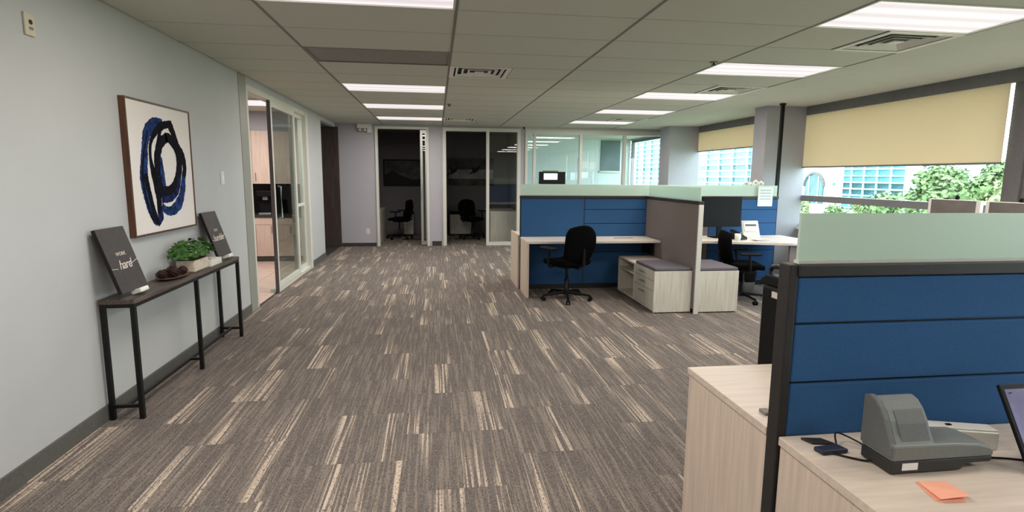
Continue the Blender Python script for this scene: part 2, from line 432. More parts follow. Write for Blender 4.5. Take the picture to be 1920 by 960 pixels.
# right wall: low wall under the windows, head band, columns
wr = MB().box(XR, -2.6, 0, XR+.12, 15.5, .78).box(XR, -2.6, 2.50, XR+.12, 15.5, CZ+.05).box(XR, 7.95, .78, XR+.12, 8.45, 2.5).box(XR, 11.5, .78, XR+.12, 12.15, 2.5).build('wall_right', M_col); struct(wr)
struct(MB().box(XR-.035, -2.5, 2.412, XR+.02, 7.70, CZ).box(XR-.035, 8.2, 2.412, XR+.02, 11.1, CZ).build('trim_1', M_head))
struct(MB().box(4.75, 7.70, 0, XR, 8.02, CZ).build('trim_2', M_col))
struct(MB().box(4.75, 11.10, 0, XR, 11.60, CZ).build('trim_3', M_col))
# rooms behind: offices, meeting room, kitchen, corridor
struct(MB().box(-1.8, 14.7, 0, 1.95, 14.8, CZ+.05).build('wall_office_far', M_office_shade))
struct(MB().box(-1.8, YB+.1, 0, -1.7, 14.7, CZ+.05).build('wall_office_left', M_office_shade))
struct(MB().box(-.06, YB+.1, 0, .06, 14.7, CZ+.05).build('wall_office_middle', M_office_shade))
struct(MB().box(1.86, YB+.1, 0, 1.95, 14.7, CZ+.05).build('wall_office_right', M_office_shade))
struct(MB().box(1.95, 15.3, 0, XR, 15.4, CZ+.05).build('wall_meeting_far', M_wall_room))
struct(MB().box(1.951, YB+.1, 0, 1.97, 15.3, CZ+.05).build('wall_meeting_left', M_wall_room))
struct(MB().box(-5.3, 10.62, 0, -2.12, 10.72, CZ+.05).build('wall_kitchen_far', M_wall_lilac))
struct(MB().box(-5.3, 6.0, 0, -2.12, 6.1, CZ+.05).build('wall_kitchen_near', M_wall_lilac))
struct(MB().box(-5.3, 6.1, 0, -5.2, 10.62, CZ+.05).build('wall_kitchen_left', M_wall_lilac))
struct(MB().box(-3.3, 10.72, 0, -3.2, 12.15, CZ+.05).build('wall_corridor_left', M_wall_lilac))
dd = MB().box(-2.9, YB-.05, 0, -1.985, YB, 2.47).build('door_4', M_darkwood, bevel=.004); struct(dd)
box('handle', M_steel, -2.84, YB-.1, .98, -2.72, YB-.05, 1.0, dd, .004)

# ------------------------------------------------------------------ windows
def window(idx, y0, y1, z0=.78, z1=2.5, transom=1.215):
    f = MB()
    for a, b in ((y0, y0+.06), (y1-.06, y1)): f.box(XR+.01, a, z0, XR+.09, b, z1)
    f.box(XR+.01, y0+.06, z0, XR+.09, y1-.06, z0+.06).box(XR+.01, y0+.06, z1-.06, XR+.09, y1-.06, z1)
    o = struct(f.build(f'window_{idx}', M_mull))
    if transom: box('transom', M_transom, XR-.01, y0+.06, transom-.042, XR+.09, y1-.06, transom+.042, o)
    if transom:
        box('pane', M_glass, XR+.045, y0+.06, z0+.06, XR+.055, y1-.06, transom-.042, o)
        box('pane', M_glass, XR+.045, y0+.06, transom+.042, XR+.055, y1-.06, z1-.06, o)
    else: box('pane', M_glass, XR+.045, y0+.06, z0+.06, XR+.055, y1-.06, z1-.06, o)
    box('sill', M_white_trim, XR-.06, y0, z0-.03, XR+.01, y1, z0+.004, o, .003)
    return o
window(1, -2.4, 1.25)  # out-of-view window added to bring in more daylight
window(2, 1.32, 4.56)
window(3, 4.68, 7.95)
window(4, 8.45, 11.5, transom=None)
window(5, 12.25, 15.25, transom=None)
for a, b in ((1.25, 1.32), (4.56, 4.68), (-2.5, -2.4)):
    struct(MB().box(XR-.02, a, .78, XR+.12, b, 2.5).build('trim_4' if a > 4 else 'trim_5', M_mull))
def blind(y0, y1, label, zb=1.655, zt=2.41):
    t = thing('roller_blind', (XR-.028, (y0+y1)/2, zb), label, 'blind', 'roller blinds on the windows')
    box('fabric', M_blind, XR-.030, y0, zb+.018, XR-.0285, y1, zt, t)
    box('bottom_bar', M_head, XR-.036, y0, zb, XR-.022, y1, zb+.02, t, .003)
    MB().tube([(XR-.012, y0, zt+.03), (XR-.012, y1, zt+.03)], .018, 10).build('roller', M_head, t, smooth=True)
    return t
blind(4.745, 7.93, 'wide beige roller blind half drawn over the big window behind the near workstation')
blind(1.36, 4.53, 'beige roller blind cut by the right edge of the picture, past the dark mullion')
blind(-2.3, 1.2, 'beige roller blind on the added daylight window behind the camera')
blind(8.48, 11.46, 'smaller beige roller blind on the far window between the two columns', 2.02)

# ------------------------------------------------------------------ ceiling fixtures
def troffer(c, k, label, on=True):
    x0, y0 = GX0+1.22*c, GY0+.61*k; x1, y1 = x0+1.22, y0+.61
    t = thing('ceiling_light', ((x0+x1)/2, (y0+y1)/2, CZ-.004), label, 'ceiling light', 'recessed ceiling lights')
    f = MB()
    w = .022
    f.box(x0+.009, y0+.007, CZ-.004, x1-.009, y0+w, CZ+.04).box(x0+.009, y1-w, CZ-.004, x1-.009, y1-.007, CZ+.04)
    f.box(x0+.009, y0+w, CZ-.004, x0+w, y1-w, CZ+.04).box(x1-w, y0+w, CZ-.004, x1-.009, y1-w, CZ+.04)
    f.build('frame', M_plast_w if on else M_bar, t)
    box('lens', M_lens if on else M_lens_off, x0+w, y0+w, CZ+.004, x1-w, y1-w, CZ+.014, t)
    if on:
        ld = bpy.data.lights.new('tube_light', 'AREA'); ld.shape = 'RECTANGLE'; ld.size = 1.12; ld.size_y = .52
        ld.energy = LAMP_W; ld.color = (1.0, .93, .86)
        lo = bpy.data.objects.new('tube_light', ld); C.objects.link(lo); link(lo, Vector(((x0+x1)/2, (y0+y1)/2, CZ-.002)), t)
    return t
ordn = {'first': 'nearest', 'second': 'second nearest', 'third': 'third', 'fourth': 'fourth', 'last': 'farthest'}
LLAB = {(0, 1): 'lit recessed ceiling light cut by the top edge, above the open aisle', (0, 7): 'nearest of the three bright lights in front of the dark offices',
        (0, 10): 'middle of the three bright lights in front of the dark offices', (0, 13): 'farthest of the three bright lights, just above the office doors',
        (3, 1): 'largest lit ceiling light in the top right corner beside the square vent', (3, 4): 'second lit ceiling light in the row along the windows',
        (3, 7): 'third lit ceiling light in the window row, touching a square vent', (3, 10): 'fourth lit ceiling light in the row along the windows', (3, 13): 'farthest lit ceiling light of the window row, before the glass room'}
for key in lit: troffer(*key, LLAB[key])
troffer(0, 4, 'unlit dark grey ceiling light panel in the left row', False)
for key, s in zip(sorted(behind), ('left rear', 'left', 'right rear', 'right')): troffer(*key, f'lit ceiling light behind the camera, {s}')
# kitchen lamp
t = thing('ceiling_light', (-3.0, 8.66, CZ-.03), 'lit ceiling light inside the kitchen, seen through the open door', 'ceiling light')
box('frame', M_plast_w, -3.62, 8.34, CZ-.03, -2.38, 8.98, CZ-.004, t); box('lens', M_lens, -3.60, 8.36, CZ-.034, -2.40, 8.96, CZ-.028, t)
ld = bpy.data.lights.new('tube_light', 'AREA'); ld.shape = 'RECTANGLE'; ld.size = 1.1; ld.size_y = .5; ld.energy = 30; ld.color = (1, .93, .88)
lo = bpy.data.objects.new('tube_light', ld); C.objects.link(lo); link(lo, Vector((-3.0, 8.66, CZ-.04)), t)

def diffuser(x0, y0, label):
    s = .6; x1, y1 = x0+s, y0+s
    t = thing('ceiling_vent', ((x0+x1)/2, (y0+y1)/2, CZ-.01), label, 'vent', 'square ceiling vents')
    box('backing', M_black, x0+.02, y0+.02, CZ+.03, x1-.02, y1-.02, CZ+.034, t)
    def ring(name, m, a, wd, z0, z1, tilt):
        mb = MB(); cx, cy = (x0+x1)/2, (y0+y1)/2
        o1, i1 = a, a-wd
        P = [[(cx+sx*r, cy+sy*r, z) for sx, sy in ((-1,-1),(1,-1),(1,1),(-1,1))] for r, z in ((o1, z0), (i1, z0+tilt), (i1, z1+tilt), (o1, z1))]
        V = [[mb.bm.verts.new(p) for p in q] for q in P]
        for k in range(4):
            for e in range(4):
                a_, b_ = V[k], V[(k+1) % 4]
                mb.bm.faces.new([a_[e], a_[(e+1) % 4], b_[(e+1) % 4], b_[e]])
        return mb.build(name, m, t)
    ring('frame', M_vent, .3, .045, CZ-.008, CZ+.0, .0)
    for a in (.238, .178, .118): ring('louver', M_vent, a, .024, CZ-.004, CZ+.001, .016)
    box('core', M_vent, x0+.255, y0+.255, CZ-.004, x1-.255, y1-.255, CZ+.002, t)
xr = GX0+1.22*3+.61
diffuser(xr+.005, GY0+.61*2+.005, 'square louvered vent beside the largest light, top right')
diffuser(xr+.005, GY0+.61*6+.005, 'square louvered vent next to the third light of the window row')
diffuser(xr+.005, GY0+.61*12+.005, 'small far vent beside the farthest light of the window row')
diffuser(GX0+1.22+.005, GY0+.61*5+.005, 'dark louvered vent in the middle of the aisle ceiling')
diffuser(GX0+1.22+.005, GY0+.61*13+.005, 'farthest dark vent, just above the office doors')
for x, y, s in ((.198, 8.46, 'beside the three bright lights'), (2.50, 4.95, 'in the ceiling near the second window light')):
    t = thing('sprinkler', (x, y, CZ-.035), f'small dark sprinkler head {s}', 'sprinkler')
    MB().lathe([(0, 0), (.022, .002), (.024, .008), (.008, .012), (.008, .035)], (x, y, CZ-.035), 12).build('head', M_blackmetal, t)
    MB().lathe([(.0, 0), (.035, 0), (.038, .006), (0, .008)], (x, y, CZ-.008), 14).build('collar', M_bar, t)

# ------------------------------------------------------------------ kitchen front: glass sliding doors (door_1)
X1, X0 = XL+.005, XL-.105
f = MB().box(X0, 6.27, 0, X1, 6.50, CZ)                      # wide grey jamb
d1 = struct(f.build('door_1', M_frame_grey))
box('jamb', M_white_trim, X0+.01, 6.50, 0, X1-.005, 6.56, 2.46, d1)
box('head', M_white_trim, X0, 6.50, 2.40, X1, 9.34, 2.46, d1)
box('threshold', M_white_trim, X0, 7.36, 0, X1, 9.3, .045, d1)
box('end_jamb', M_white_trim, X0, 9.20, 0, X1+.012, 9.34, 2.46, d1)
lf = MB()
lf.box(XL-.03, 7.35, .05, XL+.01, 7.41, 2.40).box(XL-.03, 8.46, .05, XL+.01, 8.54, 2.40).box(XL-.03, 7.41, .05, XL+.01, 8.46, .12).box(XL-.03, 7.41, 2.33, XL+.01, 8.46, 2.40)
leaf = lf.build('sliding_leaf', M_white_trim, d1)
box('pane', M_glass_kit, XL-.014, 7.41, .12, XL-.006, 8.46, 2.33, leaf)
MB().tube([(XL+.012, 7.52, .95), (XL+.045, 7.52, .95), (XL+.045, 7.52, 1.35), (XL+.012, 7.52, 1.35)], .012, 8).build('pull_handle', M_steel, leaf)
box('leading_edge', M_mull, XL-.03, 7.335, .0, XL+.012, 7.35, 2.40, leaf)
fx = MB().box(XL-.08, 8.54, .045, XL-.04, 8.58, 2.40).box(XL-.08, 9.15, .045, XL-.04, 9.20, 2.40).box(XL-.08, 8.58, 2.34, XL-.04, 9.15, 2.40).box(XL-.08, 8.58, .045, XL-.04, 9.15, .11).box(XL-.08, 8.58, 1.02, XL-.04, 9.15, 1.06)
fx = fx.build('fixed_panel', M_white_trim, d1)
box('pane', M_glass_kit, XL-.065, 8.58, .11, XL-.057, 9.15, 2.34, fx)

# kitchen units against the far kitchen wall
def kitchen():
    y = 10.0
    for i in range(4):
        x1 = -2.14 - i*.62; x0 = x1 - .616
        t = thing('base_cabinet', ((x0+x1)/2, 10.3, 0), ('pale pinkish base cabinet %s, seen through the kitchen door' % ('against the kitchen door wall', 'second from the door wall', 'third from the door wall', 'farthest from the door wall')[i]), 'cabinet', 'kitchen base cabinets')
        box('plinth', M_base, x0, y+.06, 0, x1, 10.6, .1, t); box('body', M_kit, x0, y+.02, .1, x1, 10.61, .77, t)
        for a, b in ((x0+.002, (x0+x1)/2-.002), ((x0+x1)/2+.002, x1-.002)):
            d = box('door', M_kit, a, y, .1, b, y+.019, .64, t, .002)
            box('handle', M_steel, b-.05, y-.02, .5, b-.04, y, .62, d)
        box('drawer', M_kit, x0+.002, y, .645, x1-.002, y+.019, .768, t, .002)
        t = thing('wall_cabinet', ((x0+x1)/2, 10.45, 1.34), ('pale pinkish wall cabinet %s, above the dark splashback' % ('against the kitchen door wall', 'second from the door wall', 'third from the door wall', 'farthest from the door wall')[i]), 'cabinet', 'kitchen wall cabinets')
        box('body', M_kit, x0, y+.02, 1.34, x1, 10.61, 2.22, t)
        for a, b in ((x0+.002, (x0+x1)/2-.002), ((x0+x1)/2+.002, x1-.002)):
            d = box('door', M_kit, a, y, 1.34, b, y+.019, 2.22, t, .002)
            box('handle', M_steel, a+.04, y-.02, 1.38, a+.05, y, 1.52, d)
    w = box('countertop', M_base_dark, -4.62, y-.02, .772, -2.125, 10.61, .805, None, .003); tag(w, 'dark kitchen worktop running over the pale base cabinets', 'countertop')
    w = box('splashback', M_back_black, -4.62, 10.585, .807, -2.13, 10.615, 1.335); tag(w, 'black splashback between kitchen worktop and wall cabinets', 'splashback')
    w = MB().box(-4.62, y+.02, 2.222, -2.13, 10.615, CZ-.006).build('soffit', M_wall_lilac); tag(w, 'lilac soffit box above the kitchen wall cabinets', 'soffit')
    t = thing('coffee_machine', (-2.93, 10.22, .806), 'black coffee machine with silver tray on the kitchen worktop', 'coffee machine')
    MB().box(-3.06, 10.2, .806, -2.8, 10.46, 1.22).build('body', M_black, t, .015)
    box('drip_tray', M_steel, -3.03, 10.06, .806, -2.83, 10.2, .84, t, .005); box('spout', M_steel, -2.97, 10.12, 1.06, -2.89, 10.2, 1.12, t, .006)
    box('head', M_black, -3.06, 10.08, 1.12, -2.8, 10.2, 1.22, t, .01)
kitchen()

# ------------------------------------------------------------------ office doorways in the far wall
def frame_rect(mb, x0, x1, z1, w, y0, y1):
    mb.box(x0, y0, 0, x0+w, y1, z1).box(x1-w, y0, 0, x1, y1, z1).box(x0+w, y0, z1-w, x1-w, y1, z1)
YF = YB - .03
d2 = struct((lambda m: (frame_rect(m, -1.25, -.15, 2.5, .05, YF, YB+.11), m.build('door_2', M_white_trim))[1])(MB()))
l2 = MB().box(-.33, YB+.02, .02, -.28, YB+.06, 2.44).box(-.25+.02, YB+.02, .02, -.20, YB+.06, 2.44).box(-.28, YB+.02, .02, -.23, YB+.06, .1).box(-.28, YB+.02, 2.37, -.23, YB+.06, 2.44).build('sliding_leaf', M_alu, d2)
box('pane', M_glass_door, -.28, YB+.037, .1, -.23, YB+.043, 2.37, l2)
MB().tube([(-.31, YB-.02, 1.0), (-.31, YB-.02, 1.3)], .01, 8).build('pull_handle', M_steel, l2)
m3 = MB(); frame_rect(m3, .14, 1.80, 2.5, .07, YF, YB+.11); m3.box(1.065, YF, 0, 1.125, YB+.11, 2.43)
d3 = struct(m3.build('door_3', M_white_trim))
box('pane', M_glass_door, 1.125, YB+.035, .07, 1.73, YB+.043, 2.43, d3)
box('bottom_rail', M_white_trim, 1.125, YF, 0, 1.73, YB+.11, .07, d3)
# glazed front of the meeting room on the right of the offices
m = MB().box(1.90, YF, 2.40, XR-.01, YB+.09, 2.50)
for x in (1.90, 2.08, 3.10, 4.09): m.box(x, YF, 0, x+.055, YB+.09, 2.40)
m.box(1.90, YF, 0, XR-.01, YB+.09, .06)
wm = struct(m.build('wall_meeting', M_white_trim))
struct(MB().box(1.90, YB, 2.50, XR-.01, YB+.1, CZ+.05).build('trim_6', M_white_trim))
for a, b in ((1.955, 2.08), (2.135, 3.10), (3.155, 4.09), (4.145, XR-.02)):
    box('pane', M_glass_door, a, YB+.025, .06, b, YB+.033, 2.40, wm)
MB().tube([(3.06, YF-.03, 1.0), (3.06, YF-.03, 1.9)], .012, 8).build('pull_handle', M_steel, wm)

# furniture glimpsed in the unlit offices
def pedestal(x, y, label, w=.46, grp='pedestals in the unlit offices', depth=.5, h=.53, cushion=True):
    t = thing('drawer_pedestal', (x, y, 0), label, 'cabinet', grp)
    box('body', M_lamw, x-w/2, y-depth/2+.02, .03, x+w/2, y+depth/2, h, t)
    box('plinth', M_black, x-w/2+.02, y-depth/2+.04, 0, x+w/2-.02, y+depth/2-.02, .03, t)
    for z0, z1 in ((.04, .28), (.285, h-.005)):
        d = box('drawer', M_lamw, x-w/2+.002, y-depth/2, z0, x+w/2-.002, y-depth/2+.019, z1, t, .002)
        box('handle', M_alu, x-.06, y-depth/2-.02, z1-.05, x+.06, y-depth/2, z1-.04, d)
    if cushion: box('cushion', M_blackfab, x-w/2, y-depth/2+.01, h, x+w/2, y+depth/2, h+.045, t, .015)
pedestal(-.70, 14.38, 'pale pedestal with dark cushion in the unlit left office', .24)
pedestal(.60, 14.38, 'wide pale pedestal with dark cushion in the unlit right office', .54)
def plain_desk(x0, y0, x1, y1, label, name='office_desk'):
    t = thing(name, ((x0+x1)/2, (y0+y1)/2, 0), label, 'desk')
    box('top', M_lamw_x, x0, y0, .68, x1, y1, .71, t, .003)
    box('end_panel', M_lamw, x0, y0, 0, x0+.03, y1, .68, t); box('end_panel', M_lamw, x1-.03, y0, 0, x1, y1, .68, t)
    box('modesty_panel', M_blackfab, x0+.03, (y0+y1)/2, .2, x1-.03, (y0+y1)/2+.02, .68, t)
    return t
plain_desk(-1.66, 12.5, -1.24, 14.1, 'desk with pale end panel at the left side of the unlit left office')
dk = plain_desk(1.20, 12.5, 1.83, 13.9, 'pale desk behind the fixed glass of the unlit right office')
box('front_panel', M_lamw, 1.23, 12.5, .03, 1.80, 12.52, .68, dk)
# prints in the offices
t = thing('landscape_print', (-.84, 14.68, 1.25), 'dim wide landscape print on the far wall of the unlit left office', 'picture')
box('frame', M_black, -1.34, 14.67, 1.22, -.34, 14.70, 1.9, t)
box('print', M_art_dark, -1.30, 14.664, 1.26, -.38, 14.672, 1.86, t)
m = MB().prism([(-1.30, 1.5), (-1.1, 1.62), (-.95, 1.52), (-.8, 1.46), (-.6, 1.38), (-.38, 1.42), (-.38, 1.26), (-1.30, 1.26)], 14.655, 14.664, 'Y').build('dark_hill', M_black, t)
t = thing('bird_print', (.85, 14.67, 1.3), 'grey print of two dark flying birds on the wall of the unlit right office', 'picture')
box('canvas', M_art_dark, .3, 14.671, 1.25, 1.5, 14.699, 1.95, t)
box('pale_band', M_art_grey, .32, 14.664, 1.42, 1.48, 14.671, 1.66, t)
for bx, bz, s in ((.42, 1.62, 1.0), (.98, 1.64, 1.0)):
    MB().prism([(bx-.17*s, bz-.14*s), (bx-.05*s, bz-.02*s), (bx-.08*s, bz+.10*s), (bx+.02*s, bz+.04*s), (bx+.17*s, bz+.13*s), (bx+.10*s, bz-.01*s), (bx+.02*s, bz-.07*s), (bx-.06*s, bz-.08*s)], 14.655, 14.664, 'Y').build('bird', M_black, t)
# meeting room
t = thing('wall_board', (4.3, 15.29, 1.4), 'grey-teal board on the back wall of the glass meeting room', 'board')
box('board', M_teal_panel, 4.55, 15.27, 1.66, 5.1, 15.3, 2.5, t); box('rail', M_alu, 4.5, 15.26, 1.62, 5.12, 15.3, 1.66, t)
t = thing('notice_sheets', (2.45, 15.28, 1.3), 'pale notice sheets pinned on the meeting room wall', 'notice')
for x, z in ((4.0, 1.72), (4.22, 1.70)): box('sheet', M_paper, x, 15.292, z, x+.17, 15.299, z+.2, t)
t = thing('display_panel', (2.49, 11.97, 1.33), 'black display with a pale lit screen on the meeting room glass', 'display')
box('case', M_black, 2.20, 11.955, 1.335, 2.78, 12.015, 1.60, t, .006); box('screen', M_screen_lit, 2.30, 11.949, 1.43, 2.60, 11.956, 1.565, t)
box('top_unit', M_stem, 2.28, 11.96, 1.60, 2.62, 12.0, 1.625, t, .004); box('bracket', M_black, 2.4, 11.99, 1.4, 2.6, 12.02, 1.5, t)

# emergency light, outlet, thermostat, switch
t = thing('emergency_light', (-1.46, YB-.04, 2.38), 'white emergency light box with lamp heads beside the left office door', 'emergency light')
box('box', M_plast_w, -1.60, YB-.08, 2.45, -1.31, YB, 2.54, t, .01)
for x in (-1.55, -1.45):
    MB().lathe([(0, 0), (.034, .004), (.038, .02), (.03, .05), (.012, .06)], (x, YB-.06, 2.385), 14).build('lamp_head', M_plast_c, t, smooth=True)
    MB().lathe([(0, 0), (.028, 0), (.028, .004), (0, .004)], (x, YB-.06, 2.382), 14).build('lens', M_darkpla, t)
box('battery_case', M_plast_w, -1.40, YB-.06, 2.36, -1.31, YB, 2.45, t, .008)
def outlet(x, y, z, label):
    t = thing('wall_outlet', (x, y, z-.06), label, 'outlet')
    box('plate', M_plast_w, x-.035, y-.008, z-.058, x+.035, y, z+.058, t, .003)
    for dz in (-.025, .025): box('socket', M_plast_c, x-.016, y-.0105, z+dz-.014, x+.016, y-.008, z+dz+.014, t, .003)
outlet(-1.446, YB, .316, 'white power outlet low on the lilac far wall')
t = thing('light_switch', (XL, 5.67, 1.40), 'white light switch plate on the left wall beside the kitchen door', 'switch')
box('plate', M_plast_w, XL, 5.63, 1.405, XL+.008, 5.71, 1.525, t, .003); box('rocker', M_paper, XL+.008, 5.65, 1.435, XL+.012, 5.69, 1.495, t, .002)
t = thing('wall_sensor', (XL, 3.22, 2.18), 'cream sensor plate with a dark eye high on the left wall', 'sensor')
box('plate', M_plast_c, XL, 3.19, 2.185, XL+.012, 3.262, 2.295, t, .004)
MB().prism([(3.228+.012*math.cos(a*math.pi/6), 2.252+.012*math.sin(a*math.pi/6)) for a in range(12)], XL+.012, XL+.015, 'X').build('eye', M_darkpla, t)
box('slot', M_bar, XL+.012, 3.215, 2.215, XL+.014, 3.243, 2.228, t)

# ------------------------------------------------------------------ picture on the left wall
AX = XL + .034
t = thing('abstract_painting', (XL, 4.42, 1.08), 'framed abstract painting of blue and black brush rings above the console table', 'painting')
fr = MB()
for a in (3.982, 4.93): fr.box(XL, a, 1.078, AX+.006, a+.012, 2.0)
fr.box(XL, 3.994, 1.078, AX+.006, 4.93, 1.09).box(XL, 3.994, 1.988, AX+.006, 4.93, 2.0)
fr.build('frame', M_walnut, t)
box('canvas', M_canvas, XL+.01, 3.995, 1.091, AX, 4.929, 1.987, t)
def stroke(pts, w, m, lift):
    P = spline([(p[0]*1.0148, CAM_H+(p[1]-CAM_H)*1.0148, 0) for p in pts], 7); mb = MB(); L_, R_ = [], []
    ww = w if isinstance(w, (list, tuple)) else [w, w]
    for i, p in enumerate(P):
        d = (P[min(i+1, len(P)-1)] - P[max(i-1, 0)]).normalized(); nn = Vector((-d.y, d.x, 0))
        tt = i/(len(P)-1)*(len(ww)-1); k = min(int(tt), len(ww)-2); wd = ww[k] + (ww[k+1]-ww[k])*(tt-k)
        wd *= (1 + .10*random.uniform(-1, 1))
        L_.append(p + nn*wd/2); R_.append(p - nn*wd/2)
    V = lambda p, x: mb.bm.verts.new((x, p.x, p.y))
    A = [V(p, AX+lift) for p in L_]; B = [V(p, AX+lift) for p in R_]
    A0 = [V(p, AX) for p in L_]; B0 = [V(p, AX) for p in R_]
    for i in range(len(P)-1):
        mb.bm.faces.new([A[i], A[i+1], B[i+1], B[i]]); mb.bm.faces.new([A0[i], A0[i+1], A[i+1], A[i]]); mb.bm.faces.new([B[i], B[i+1], B0[i+1], B0[i]])
    mb.bm.faces.new([A0[0], A[0], B[0], B0[0]]); mb.bm.faces.new([A[-1], A0[-1], B0[-1], B[-1]])
    mb.build('brush_stroke', m, t)
stroke([(4.42, 1.868), (4.29, 1.85), (4.195, 1.79), (4.15, 1.71), (4.13, 1.63), (4.11, 1.55), (4.10, 1.48), (4.115, 1.40), (4.14, 1.308), (4.18, 1.222), (4.23, 1.16)], [.05, .09, .10, .08, .09, .10, .11, .11, .10, .08, .06], M_ink_blue, .0012)
stroke([(4.20, 1.80), (4.128, 1.66), (4.083, 1.52), (4.085, 1.42), (4.13, 1.27), (4.19, 1.16)], [.012, .02, .03, .022, .03, .02], M_ink_black, .0016)
stroke([(4.113, 1.5), (4.145, 1.40), (4.175, 1.30), (4.215, 1.20), (4.24, 1.15)], [.06, .05, .05, .06, .05], M_ink_black, .002)
stroke([(4.235, 1.145), (4.285, 1.20), (4.28, 1.27)], [.04, .08, .07], M_ink_navy, .0018)
stroke([(4.559, 1.87), (4.41, 1.845), (4.30, 1.79), (4.225, 1.715), (4.205, 1.623), (4.225, 1.521), (4.26, 1.417), (4.28, 1.321), (4.265, 1.22)], [.05, .06, .05, .03, .035, .055, .08, .07, .04], M_ink_black, .003)
stroke([(4.467, 1.765), (4.365, 1.72), (4.305, 1.627), (4.295, 1.522), (4.32, 1.416), (4.40, 1.354), (4.512, 1.38), (4.605, 1.485), (4.640, 1.60), (4.60, 1.70), (4.50, 1.762), (4.44, 1.765)], [.06, .08, .08, .09, .10, .12, .11, .085, .085, .075, .07, .06], M_ink_black, .0045)
stroke([(4.52, 1.872), (4.575, 1.80), (4.625, 1.716), (4.70, 1.64), (4.725, 1.548), (4.70, 1.478)], [.07, .07, .06, .07, .06, .05], M_ink_black, .0038)
stroke([(4.71, 1.52), (4.668, 1.386), (4.60, 1.29), (4.484, 1.235), (4.39, 1.235), (4.315, 1.27)], [.05, .08, .10, .08, .06, .05], M_ink_blue, .0024)
stroke([(4.62, 1.47), (4.56, 1.366), (4.439, 1.325), (4.323, 1.318)], [.05, .05, .05, .05], M_ink_navy, .005)
stroke([(4.345, 1.62), (4.352, 1.50), (4.366, 1.415)], [.03, .06, .05], M_ink_blue, .0055)
stroke([(4.40, 1.845), (4.345, 1.754), (4.31, 1.67)], [.03, .04, .04], M_ink_black, .0034)

# ------------------------------------------------------------------ console table and what stands on it
TX0, TX1, TY0, TY1, TZ = -2.005, -1.805, 3.54, 5.36, .755
t = thing('console_table', (-1.905, 4.45, 0), 'long narrow dark console table with black metal legs against the left wall', 'table')
box('tabletop', M_tabletop, TX0, TY0, TZ-.028, TX1, TY1, TZ, t, .003)
m = MB().box(TX0+.004, TY0+.004, TZ-.05, TX1-.004, TY0+.024, TZ-.028).box(TX0+.004, TY1-.024, TZ-.05, TX1-.004, TY1-.004, TZ-.028).box(TX1-.024, TY0+.024, TZ-.05, TX1-.004, TY1-.024, TZ-.028).box(TX0+.004, TY0+.024, TZ-.05, TX0+.024, TY1-.024, TZ-.028).build('apron', M_blackmetal, t)
for x in (TX0+.016, TX1-.016):
    for y in (TY0+.016, TY1-.016):
        box('leg', M_blackmetal, x-.013, y-.013, 0, x+.013, y+.013, TZ-.05, t)
box('leg', M_blackmetal, TX1-.029, 4.44, 0, TX1-.003, 4.466, TZ-.05, t)
for y in (TY0+.016, TY1-.016): box('stretcher', M_blackmetal, TX0+.029, y-.010, .075, TX1-.029, y+.010, .095, t)
box('long_rail', M_blackmetal, -1.915, TY0+.026, .076, -1.895, TY1-.026, .094, t)
box('stretcher', M_blackmetal, -1.895, 4.443, .076, TX1-.029, 4.463, .094, t)

def sign(yc, l1, l2, label):
    W, H, T = .30, .40, .022
    t = thing('sign_board', (-1.868, yc, TZ), label, 'sign', 'dark lettered signs on the console table')
    WLOC[t.name] = Vector((0, 0, 0)); t.location = (0, 0, 0)
    # built facing +Y locally flat: x = width, z = height, front is -Y
    b = box('board', M_sign, -W/2, -T, .028, W/2, 0, .028+H, t, .002)
    box('side_edge', M_signedge, -W/2-.002, -T+.002, .028, -W/2, 0, .028+H, t)
    lettering('lettering', l1, .032, M_chalk, t, Matrix.Translation((0, -T-.001, .028+H*.58)) @ Matrix.Rotation(math.pi/2, 4, 'X'), 0, 1.1)
    lettering('lettering', l2, .082, M_chalk, t, Matrix.Translation((0, -T-.001, .028+H*.41)) @ Matrix.Rotation(math.pi/2, 4, 'X'), .35, .9)
    for s in (-1, 1):
        MB().tube([(-W/2-.0 if s < 0 else W/2*.2, -T-.0015, .028+H*.38), ((-W/2+.06) if s < 0 else W/2, -T-.0015, .028+H*(.365 if s < 0 else .45))], .0018, 6).build('flourish', M_chalk, t)
    MB().box(W/2-.16, -T-.03, .0, W/2-.06, .01, .028).build('easel_foot', M_ceram, t, .006)
    t.rotation_euler = (0, 0, math.pi/2)
    # lean: rotate about the foot, top towards the wall
    t.rotation_euler = Matrix(((0, -1, 0), (1, 0, 0), (0, 0, 1))).to_euler()
    t.matrix_world = Matrix.Translation((-1.868, yc, TZ+.006)) @ Matrix.Rotation(math.pi/2, 4, 'Z') @ Matrix.Rotation(-math.radians(17.5), 4, 'X')
    return t
sign(3.675, 'WORK', 'hard', 'larger-looking dark sign board with white script nearest the camera on the console table')
sign(5.175, 'STAY', 'humble', 'dark sign board with faint script at the far end of the console table')

